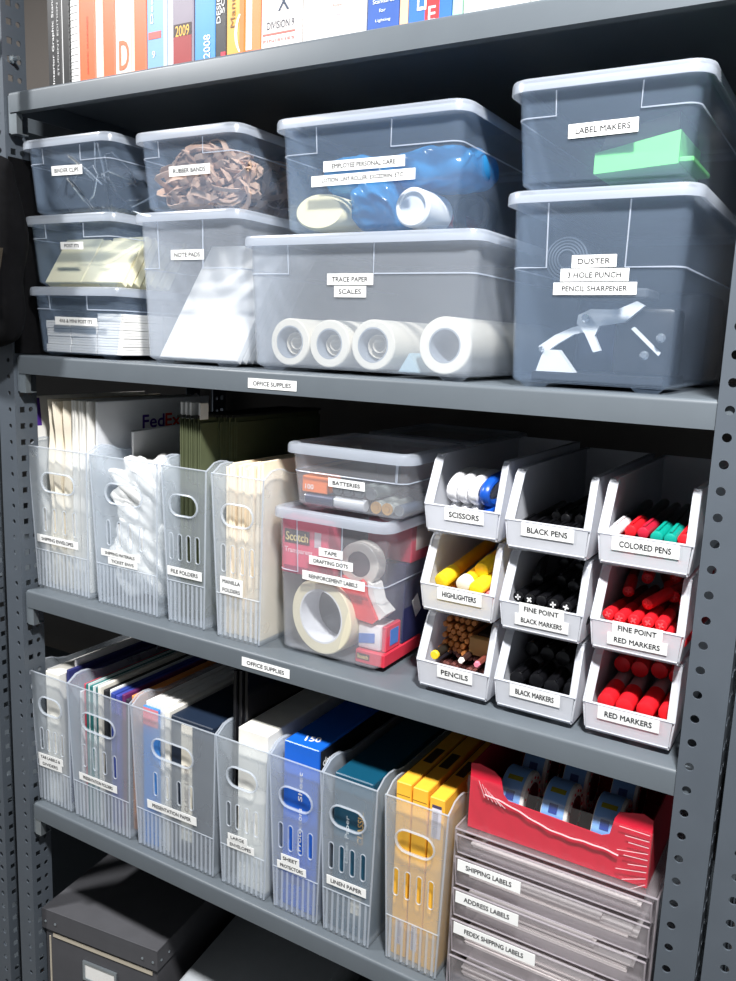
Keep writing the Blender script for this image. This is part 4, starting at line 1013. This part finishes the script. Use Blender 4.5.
W_ = (236, 236, 238)
scissors('leftmost white handled scissors in the SCISSORS bin', .6790, W_, lean=.02)
scissors('second white handled scissors in the SCISSORS bin', .6918, W_, lean=.02)
scissors('white handled scissors next to the blue pair', .7046, W_, lean=.02)
scissors('blue handled scissors at the right wall of the SCISSORS bin', .7180, (20, 76, 170), lean=.02)

# ------------------------------------------------------------------ fourth shelf: file bin contents
z4 = Z4 + 0.0048
def slab(name, label, cat, x0, x1, h, rgb, y=0.022, d=0.24, group=None, rough=.6, tag_=None):
    w = x1-x0
    m = MB(); m.box(0, w, 0, d, 0, h, min(.0008, w*.2), 1)
    return solo(name, m, paint('slab_%d_%d_%d' % rgb, rgb, rough, 0, .03), label, cat, (x0, y, z4), group=group)
slab('folder', 'thin white folder at the left of the two sticker bin', 'folder', .0045, .0110, .213, (232,230,226), .030)
slab('paper_pad', 'thick white paper pad in the left end bin of the lower shelf', 'paper pad', .0130, .0440, .215, (240,236,226), .021)
slab('folder', 'white folder standing tallest in the left end bin of the lower shelf', 'folder', .0180+.027, .0490, .232, (238,236,234), .050)
slab('folder', 'dark blue folder right of the white pad in the left end bin', 'folder', .0500, .0560, .222, (40,44,104), .030)
slab('folder', 'navy folder at the right wall of the left end bin', 'folder', .0575, .0650, .214, (58,60,112), .045)
for x0, x1, h, c, y, l in ((.0885,.0925,.200,(226,228,232),.022,'white folder at the left wall'),(.0940,.0985,.212,(206,60,84),.026,'red folder'),
        (.1000,.1065,.214,(30,120,116),.024,'teal folder next to the red one'),(.1070,.1080,.216,(236,240,240),.023,'thin white sheet between the teal folders'),(.1085,.1165,.213,(24,110,108),.024,'teal folder left of the second white sheet'),
        (.1172,.1186,.215,(236,240,240),.0228,'second thin white sheet'),(.1195,.1265,.213,(28,104,108),.026,'third teal folder from the left'),(.1275,.1345,.218,(242,236,222),.0225,'thick cream card'),
        (.1360,.1440,.213,(24,24,30),.026,'black folder'),(.1450,.1500,.214,(236,240,240),.030,'white folder beside the black one'),(.1510,.1600,.212,(44,66,150),.026,'blue folder'),(.1615,.1690,.211,(60,70,160),.026,'lighter blue folder'),
        (.1705,.1765,.213,(106,40,96),.030,'purple folder'),(.1785,.1850,.208,(48,44,60),.030,'dark folder'),(.1862,.1945,.214,(236,150,80),.034,'orange folder at the right wall')):
    slab('folder', l+' in the PRESENTATION FOLDERS bin', 'folder', x0, x1, h, c, y)
T = thing('paper_pack', 'blue fronted pack of paper with a pink top band in the PRESENTATION PAPER bin', 'paper pack', (.2240, .0195, z4))
m = MB(); m.box(0, .0300, 0, .0045, 0, .214, .0006, 1); part('cover', m, paint('pack_blue', (64,132,206), .5), T)
m = MB(); m.box(.0004, .0296, -.0004, 0, .186, .2125); part('top_band', m, paint('pack_pink', (222,130,140), .5), T, 'pink top band')
T = thing('paper_ream', 'stack of white paper whose edges show in the PRESENTATION PAPER bin', 'paper', (.2240, .0255, z4))
m = MB()
for k in range(6): m.box(.0004+k*.0066, .0064+k*.0066, 0, .24, 0, .219+.0015*(k % 2), .0004, 1)
part('sheets', m, PAPER, T)
slab('paper_pad', 'white pad standing between the blue pack and the navy carton', 'paper pad', .2650, .2740, .217, (244,240,230), .0205)
T = thing('paper_carton', 'dark navy carton with a cream strip in the PRESENTATION PAPER bin', 'box', (.2760, .0215, z4))
m = MB(); m.box(0, .0755, 0, .24, 0, .213, .0012, 1); part('carton', m, paint('dark_navy_carton', (22,36,56), .5), T)
m = MB(); m.box(.0200, .0400, -.0008, 0, .03, .205); part('cream_strip', m, CREAMP, T, 'cream strip')
lettering(T, 'CLASSIC LINEN', front(.030, -.0009, .110, 90), .07, .007, paint('brown_ink', (130, 104, 80), .5))
T = thing('envelope_box', 'long white box filling the LARGE ENVELOPES bin', 'box', (.3965, .0215, z4))
m = MB(); m.box(0, .0490, 0, .245, 0, .229, .0012, 1); part('carton', m, paint('white_carton', (242,239,230), .6), T)
for i in range(3):
    slab('black_panel', ['leftmost of the three tall black panels in the LARGE ENVELOPES bin', 'middle tall black panel in the LARGE ENVELOPES bin', 'tall black panel touching the long white box'][i], 'panel', .3770+.0064*i, .3818+.0064*i, .300, (24,24,28), .034+.004*i, .22, rough=.18)
T = thing('sheet_protector_box', 'shiny blue box with white print in the SHEET PROTECTORS bin', 'box', (.4715, .0225, z4))
m = MB(); m.box(0, .0535, 0, .235, 0, .232, .0010, 1); part('carton', m, paint('glossy_blue', (24,98,204), .25, 0, .03), T)
m = MB(); m.box(.0535, .0540, .004, .232, .004, .229); part('side_panel', m, paint('black_print', (18,20,28), .3), T, 'black side panel')
lettering(T, '150', top(.0300, .022, .2321, 20), .020, .013, PAPER)
lettering(T, 'clear', side(.0541, .020, .213), .022, .010, PAPER)
lettering(T, 'Sheet', front(.0270, -.0002, .175, 90), .040, .006, PAPER)
lettering(T, 'Protectors', front(.0270, -.0002, .115, 90), .060, .006, PAPER)
T = thing('paper_box', 'dark teal paper box in the LINEN PAPER bin', 'box', (.5500, .0215, z4))
m = MB(); m.box(0, .0555, 0, .24, 0, .2125, .0012, 1); part('carton', m, paint('dark_teal', (14,72,96), .35, 0, .03), T)
lettering(T, 'Linen Paper', front(.0215, -.0002, .128, 90), .064, .007, paint('pale_grey_ink', (214,222,226), .5))
lettering(T, 'CLASSIC', front(.0400, -.0002, .150, 90), .045, .008, paint('gold_brown_ink', (196,160,104), .5))
m = MB(); m.box(.030, .045, -.0006, 0, .030, .055); part('small_sticker', m, CREAMP, T)
YBOX = paint('yellow_box', (246, 184, 56), .45, 0, .03)
def ybox(label, x0, x1, h, y, barcode, tilt):
    T = thing('paper_box', label, 'box', (x0, y, z4), (0, tilt, 0))
    w = x1-x0
    m = MB(); m.box(0, w, 0, .24, 0, h, .0010, 1); part('carton', m, YBOX, T)
    m = MB(); m.box(.001, w-.001, -.0003, 0, h-.0162, h-.0156); m.box(.0004, .0010, 0, .2, h, h+.0003); part('flap_seam', m, paint('seam_brown', (120,84,20), .6), T)
    m = MB(); m.box(.004, w-.004, .060, .100, h, h+.0004); part('print_panel', m, paint('brown_print', (60,44,20), .6), T, 'dark printed panel')
    if barcode == 'top':
        m = MB(); m.box(.004, .016, -.0006, 0, h-.050, h-.012); s = part('barcode_sticker', m, paint('pale_lilac', (222,216,228), .5), T)
        m = MB()
        for k in range(14): m.box(.0052, .0120, -.0009, -.0006, h-.048+k*.0024, h-.0472+k*.0024)
        m.box(.004, .016, -.0009, -.0006, h-.0120, h-.0085); part('bars', m, paint('bar_ink', (66,60,92), .5), s)
    if barcode == 'low':
        m = MB(); m.box(.006, .014, -.0006, 0, .016, .050); s = part('barcode_sticker', m, paint('pale_lilac', (222,216,228), .5), T)
        m = MB()
        for k in range(11): m.box(.0070, .0118, -.0009, -.0006, .018+k*.0028, .0190+k*.0028)
        part('bars', m, paint('bar_ink', (66,60,92), .5), s)
ybox('leftmost of the three yellow boxes, a low barcode on it', .6390, .6587, .2280, .0220, 'low', -.012)
ybox('middle of the three yellow boxes in the file bin', .6602, .6802, .2275, .0215, 'low', -.008)
ybox('rightmost of the three yellow boxes, barcode sticker near its top', .6812, .7005, .2240, .0200, 'top', .002)

# clear drawer cabinet
T = thing('drawer_cabinet', 'clear acrylic drawer cabinet at the right end of the lower shelf', 'drawer cabinet', (.8285, .020, Z4))
W, D, H = .2240, .28, .2015
m = MB()
t = .0025
for s in (-1, 1): m.box(s*W/2-(t if s > 0 else 0), s*W/2+(t if s < 0 else 0), 0, D, 0, H, .0006, 1)
m.box(-W/2+t, W/2-t, 0, D, H-t, H); m.box(-W/2+t, W/2-t, 0, D, 0, t); m.box(-W/2+t, W/2-t, D-t, D, t, H-t)
DZ = [(.1735,.1985),(.1335,.1710),(.0940,.1310),(.0470,.0915),(.0040,.0445)]
for a, b in DZ[1:]: m.box(-W/2+t, W/2-t, 0.002, D-t, b+.0006, b+.0018)
part('case', m, ACRY, T)
m = MB()
for s in (-1, 1): m.tube([(s*W/2, 0, .002), (s*W/2, 0, H-.001)], .0011, 6); m.tube([(s*(W/2), 0, H), (s*W/2, D, H)], .0010, 6)
m.tube([(-W/2, 0, H-.001), (W/2, 0, H-.001)], .0012, 6)
part('edge', m, plastic('acrylic_edge', (214,206,212), .5, .4, .1, .6), T)
EDGE = plastic('acrylic_edge', (214,206,212), .5, .4, .1, .6)
names = [None, 'SHIPPING LABELS', 'ADDRESS LABELS', 'FEDEX SHIPPING LABELS', None]
lw = [0, .0755, .0758, .0980, .07]
for (a, b), nme, w_ in zip(DZ, names, lw):
    m = MB(); q = W/2-.0045
    # front of each drawer slopes forward at the top as a pull lip
    m.loft([[(-q,-.001,a),(q,-.001,a),(q,.0012,a),(-q,.0012,a)],[(-q,-.007,b-.008),(q,-.007,b-.008),(q,-.0048,b-.008),(-q,-.0048,b-.008)],[(-q,-.007,b),(q,-.007,b),(q,-.0048,b),(-q,-.0048,b)]])
    m.box(-q, q, .0012, D-.01, a, a+.0018); m.box(-q, -q+.0018, .0012, D-.01, a+.0018, b-.006); m.box(q-.0018, q, .0012, D-.01, a+.0018, b-.006); m.box(-q, q, D-.012, D-.010, a+.0018, b-.006)
    dr = part('drawer', m, ACRY, T)
    m = MB(); m.tube([(-q,-.0072,b),(q,-.0072,b)], .0011, 6); m.tube([(-q,-.0016,a),(q,-.0016,a)], .0009, 6)
    for s in (-1, 1): m.tube([(s*q,-.0014,a),(s*q,-.0070,b-.008),(s*q,-.0070,b)], .0009, 6)
    part('drawer_edge', m, EDGE, dr)
    if nme: sticker(dr, nme, front(-W/2+.008+w_/2, -.0082, b-.0085, 0, 0.02), w_, .0142, cap=.40, wf=.72)
for (a, b), l, n_ in ((DZ[1], 'stack of label sheets in the SHIPPING LABELS drawer', 5), (DZ[2], 'stack of label sheets in the ADDRESS LABELS drawer', 8), (DZ[3], 'stack of label sheets in the FEDEX SHIPPING LABELS drawer', 8), (DZ[4], 'stack of label sheets in the lowest drawer', 8), (DZ[0], 'few label sheets in the unlabelled top drawer', 2)):
    m = MB()
    for k in range(n_): m.box(-.10+rnd(0,.004), .094-rnd(0,.012)-(.04 if k > n_/2 else 0), .012+rnd(0,.004), .23, k*.0022, k*.0022+.0018)
    solo('label_sheets', m, paint('pale_sheet', (240,230,228), .7), l, 'paper', (.8285, .020, Z4+a+.0021))

# red display tray of tape on the drawer cabinet
TRED = paint('red_tray_card', (226, 34, 62), .42, 0, .02)
zt4 = Z4 + .2020
T = thing('display_tray', 'red card display tray of tape packs wrapped in clear film', 'tray', (.8265, .030, zt4), (0,0,0))
W, D, H = .2000, .17, .080
m = MB()
prof = [(-W/2,0),(W/2,0),(W/2,H-.004),(W/2-.010,H),(W/2-.034,H-.006),(W/2-.038,H-.014),(W/2-.042,.046),(W/2-.050,.042),(-W/2+.046,.046),(-W/2+.040,.052),(-W/2+.036,H-.010),(-W/2+.028,H-.004),(-W/2+.010,H),(-W/2,H-.002)]
m.plate(prof, [], .0012, lambda u,v,w: (u, w, v))
part('front_panel', m, TRED, T)
m = MB()
for s in (-1, 1): m.box(s*W/2-.0006, s*W/2+.0006, .0007, D, 0, H-.004)
m.box(-W/2, W/2, D-.0006, D+.0006, 0, H-.002); m.box(-W/2, W/2, 0.0007, D, 0, .0012)
part('tray', m, paint('dark_red_card', (176, 26, 46), .5), T)
m = MB()
nx, nz = 40, 12
g = []
for i in range(nx+1):
    for k in range(nz+1):
        x = -W/2-.002+(W+.004)*i/nx; z = (H-.016)*k/nz
        y = -.0035 - .0013*math.sin(x*260+z*90)*math.sin(z*120+x*70) - .0008*math.sin(x*700+z*300)
        g.append((x,y,z))
fs = [(i*(nz+1)+k, (i+1)*(nz+1)+k, (i+1)*(nz+1)+k+1, i*(nz+1)+k+1) for i in range(nx) for k in range(nz)]
m.add(g, fs); m.add([(x,y+.0003,z) for x,y,z in g], [tuple(reversed(f)) for f in fs])
part('film', m, WRAP, T, 'clear wrinkled film')
m = MB()
pts = []
for i in range(30): a = i/29; pts.append((-W/2+.020+a*.150, -.0050-.0006*math.sin(a*40), .048-.020*a-.004*math.sin(a*PI)+.002*math.sin(a*9)))
m.tube(pts, .0011, 6, flat=(.0011,.0007))
for i in range(9):
    a = i/8; x = W/2-.006-.02*rnd(0,1); z = .006+.055*a; m.tube([(W/2-.001, -.0048, z), (x-.006, -.0052, z-.012+.024*a*rnd(.4,1))], .0004, 5)
for i in range(6): m.tube([(-W/2+.012+.004*i, -.0050, .062-.003*i), (-W/2+.020+.005*i, -.0052, .044-.001*i)], .0004, 5)
part('film_seam', m, plastic('film_seam_white', (255,235,238), .55, .4, .15, .4), T, 'whitish seam of the film')
LBL = paint('tape_label_blue', (128, 172, 232), .4); TPW = paint('tape_white', (232, 228, 222), .4)
def tape_pack(label, x, y, group=None):
    T = thing('tape_pack', label, 'tape pack', (x, y, zt4+.0014), group=group)
    r, w = .0320, .0300
    q = Tr(-w/2, 0, r) @ Ry(PI/2)
    m = MB(); m.lathe([(r-.001,0),(r,.001),(r,w-.001),(r-.001,w)], 36, q); part('roll', m, TPW, T)
    m = MB()   # printed blue wrapper over the front of the roll
    arcs = [PI*(.30+.85*i/12) for i in range(13)]
    lo = []
    for a in arcs: lo.append([(-w*.46, r2*math.cos(a), r+r2*math.sin(a)) for r2 in (r+.0003, r+.0008)] + [(w*.36, r2*math.cos(a), r+r2*math.sin(a)) for r2 in (r+.0008, r+.0003)])
    m.loft(lo); lb = part('wrapper', m, LBL, T, 'blue printed wrapper')
    m = MB(); lo = []
    for a in [PI*(.62+.06*i/3) for i in range(4)]: lo.append([(-w*.30, r2*math.cos(a), r+r2*math.sin(a)) for r2 in (r+.0009, r+.0012)] + [(w*.26, r2*math.cos(a), r+r2*math.sin(a)) for r2 in (r+.0012, r+.0009)])
    m.loft(lo); part('yellow_strip', m, paint('olive_strip', (150,140,30), .5), lb)
    m = MB(); lo = []
    for a in [PI*(.80+.10*i/3) for i in range(4)]: lo.append([(-w*.20, r2*math.cos(a), r+r2*math.sin(a)) for r2 in (r+.0009, r+.0012)] + [(w*.12, r2*math.cos(a), r+r2*math.sin(a)) for r2 in (r+.0012, r+.0009)])
    m.loft(lo); part('dark_print', m, paint('navy_print', (30,60,140), .5), lb)
    m = MB(); m.lathe([(r*.62,0),(r*.62,.0012)], 30, Tr(w/2-.0004, 0, r) @ Ry(PI/2)); part('core', m, paint('maroon_core', (96,24,34), .4), T, 'maroon core disc')
    m = MB()
    for k in range(14): a = 2*PI*k/14; m.box(w/2-.0004, w/2+.0010, r*.80*math.cos(a)-.0012, r*.80*math.cos(a)+.0012, r+r*.80*math.sin(a)-.0012, r+r*.80*math.sin(a)+.0012)
    part('red_dots', m, paint('red_dot_print', (200,40,50), .5), T)
    return T
tp = tape_pack('leftmost front tape pack with a blue wrapper in the red tray', .7715, .069)
dup(tp, (.8215, .069, zt4+.0014), label='middle front tape pack with a blue wrapper in the red tray')
dup(tp, (.8775, .069, zt4+.0014), label='rightmost front tape pack with a blue wrapper in the red tray')
for x, l in ((.7715,'left'),(.8215,'middle'),(.8775,'right')): dup(tp, (x, .145, zt4+.0014), label='%s tape pack in the dark back row of the red tray' % l)

# ------------------------------------------------------------------ bottom shelf
GBOX = paint('charcoal_box_board', (76, 76, 80), .7, 0, .06, 30)
T = thing('lidded_box', 'charcoal storage box with riveted lid on the bottom shelf', 'storage box', (-.004, .012, Z5), (0,0,math.radians(7.6)))
W, D, H = .231, .33, .157
m = MB(); m.box(.004, W-.004, .004, D-.004, 0, H-.004, .001, 1); part('body', m, GBOX, T)
m = MB()
m.box(0, W, 0, .003, H-.034, H); m.box(0, W, D-.003, D, H-.034, H); m.box(0, .003, .003, D-.003, H-.034, H); m.box(W-.003, W, .003, D-.003, H-.034, H); m.box(0, W, 0, D, H-.001, H+.0015, .0006, 1)
lid = part('lid', m, GBOX, T)
m = MB()
for x in (.008, .028, W-.028, W-.008): m.lathe([(.0022,0),(.0022,.0008),(.001,.0016)], 10, Tr(x, -.0002, H-.020) @ Rx(PI/2))
for y in (.010, .030): m.lathe([(.0022,0),(.0022,.0008),(.001,.0016)], 10, Tr(W+.0002, y, H-.020) @ Ry(PI/2))
part('rivet', m, ZINC, lid, 'silver rivets')
m = MB(); m.box(.020, W-.012, .0025, .0042, H-.0470, H-.0400); m.box(.012, .0145, .0025, .0042, .002, H-.048); part('edge_trim', m, paint('pale_edge', (196,186,168), .6), T, 'pale paper edging')
m = MB(); m.box(.082, .150, .001, .004, .054, .058); m.box(.082, .150, .001, .004, .084, .088); m.box(.082, .086, .001, .004, .058, .084); m.box(.146, .150, .001, .004, .058, .084); part('card_holder', m, ZINC, T, 'metal card holder')
m = MB(); m.box(.086, .146, .0022, .0038, .058, .084); c = part('card', m, PAPER, T, 'white card in the holder')
T = thing('flat_box', 'pale grey flat lidded box right of the charcoal box on the bottom shelf', 'storage box', (.247, .050, Z5), (0,0,math.radians(8)))
LG = paint('pale_grey_board', (176, 180, 184), .6, 0, .03)
m = MB(); m.box(.003, .212, .003, .28, 0, .092, .001, 1); part('body', m, LG, T)
m = MB(); m.box(0, .215, 0, .283, .070, .098, .002, 2); part('lid', m, LG, T)
T = thing('ring_binder', 'black binder lying at the bottom right behind the shelf edge', 'binder', (.500, .060, Z5), (0,0,.10))
m = MB(); m.box(0, .25, 0, .28, 0, .005, .001, 1); m.box(0, .25, 0, .28, .045, .050, .001, 1); m.box(0, .25, .0, .004, .005, .045); part('cover', m, BLACKP, T)
m = MB(); m.box(.006, .244, .012, .27, .008, .042); part('pages', m, PAPER, T)
m = MB(); m.box(0, .06, 0, .12, 0, .24, .002, 1)
solo('carton', m, paint('dull_carton', (96, 92, 86), .8), 'dull brown carton standing behind the charcoal box by the left posts', 'box', (-.0005, .315, Z5), (0,0,0.0)).location = (.002, .330, Z5)
# black fabric bag at the left edge
T = thing('fabric_bag', 'black fabric bag hanging at the left edge of the second shelf', 'bag', (-.050, -.036, 1.462))
mm = crumple(.235, .046, .285, 41, .006, 16, .7); part('bag', mm, BLACKF, T, ang=80)
m = MB(); m.loft([[(.0445,.037,0.0),(.0470,.037,0.0),(.0470,.33,0.0),(.0445,.33,0.0)],[(.0445,.037,.27),(.0470,.037,.27),(.0470,.33,.27),(.0445,.33,.27)]]); part('shade_sheet', m, BLACKF, T)  # added black sheet standing in for the shade between post and boxes
m = MB(); m.tube([(-.05,-.004,.27),(-.03,-.004,.40),(0.04,.022,.425),(.05,-.004,.40),(.05,-.004,.27)], .005, 8, flat=(.009,.0025)); part('strap', m, BLACKF, T)
m = MB(); m.loft([[(.050,-.0290,.060),(.084,-.0290,.066),(.102,-.0285,.140),(.060,-.0290,.130)],[(.050,-.020,.060),(.084,-.020,.066),(.102,-.018,.140),(.060,-.020,.130)]]); part('patch', m, paint('olive_brown_patch', (52,45,33), .9), T, 'olive brown patch')

# ------------------------------------------------------------------ light and camera
def downlight(label, x, y, size, energy, warm=(1,1,1)):
    T = thing('ceiling_light', label, 'ceiling light', (x, y, 2.46))
    m = MB(); m.ring(size*.62, size*.5, .012, 40, Tr(0,0,-.012)); part('trim_ring', m, paint('white_metal', (235,235,235), .4), T)
    m = MB(); m.lathe([(size*.5,-.006),(size*.5,-.001)], 40); part('diffuser', m, paint('lit_diffuser', (255,252,246), .5, emit=8.0), T)
    l = bpy.data.lights.new('ceiling_lamp', 'AREA'); l.shape = 'DISK'; l.size = size; l.energy = energy; l.color = warm
    o = bpy.data.objects.new('ceiling_lamp', l); COL.objects.link(o); o.location = (0,0,-.014); o.parent = T
KEY = (1.15, -.68)
downlight('round ceiling light above the right end of the shelving, out in the aisle', KEY[0], KEY[1], .14, KEYE)
downlight('round ceiling light further left along the aisle', -.50, -.68, .14, FILLE)
w = bpy.data.worlds.new('room_ambient'); SC.world = w; w.use_nodes = True
bg = w.node_tree.nodes['Background']; bg.inputs['Color'].default_value = (0.86, 0.93, 1.0, 1); bg.inputs['Strength'].default_value = AMB
cam = bpy.data.cameras.new('camera'); co = bpy.data.objects.new('camera', cam); COL.objects.link(co)
cam.sensor_fit = 'VERTICAL'; cam.sensor_height = 36.0; cam.lens = 837.9986*36/981; cam.clip_start = 0.01
Mx = ((0.8586, 0.5112, 0.0377), (0.1227, -0.1336, -0.9834), (-0.4977, 0.8490, -0.1775))
R3 = Matrix((Mx[0], tuple(-a for a in Mx[1]), tuple(-a for a in Mx[2]))).transposed()
co.matrix_world = Matrix.Translation((1.0592, -0.7926, 1.5012)) @ R3.to_quaternion().to_matrix().to_4x4()
SC.camera = co
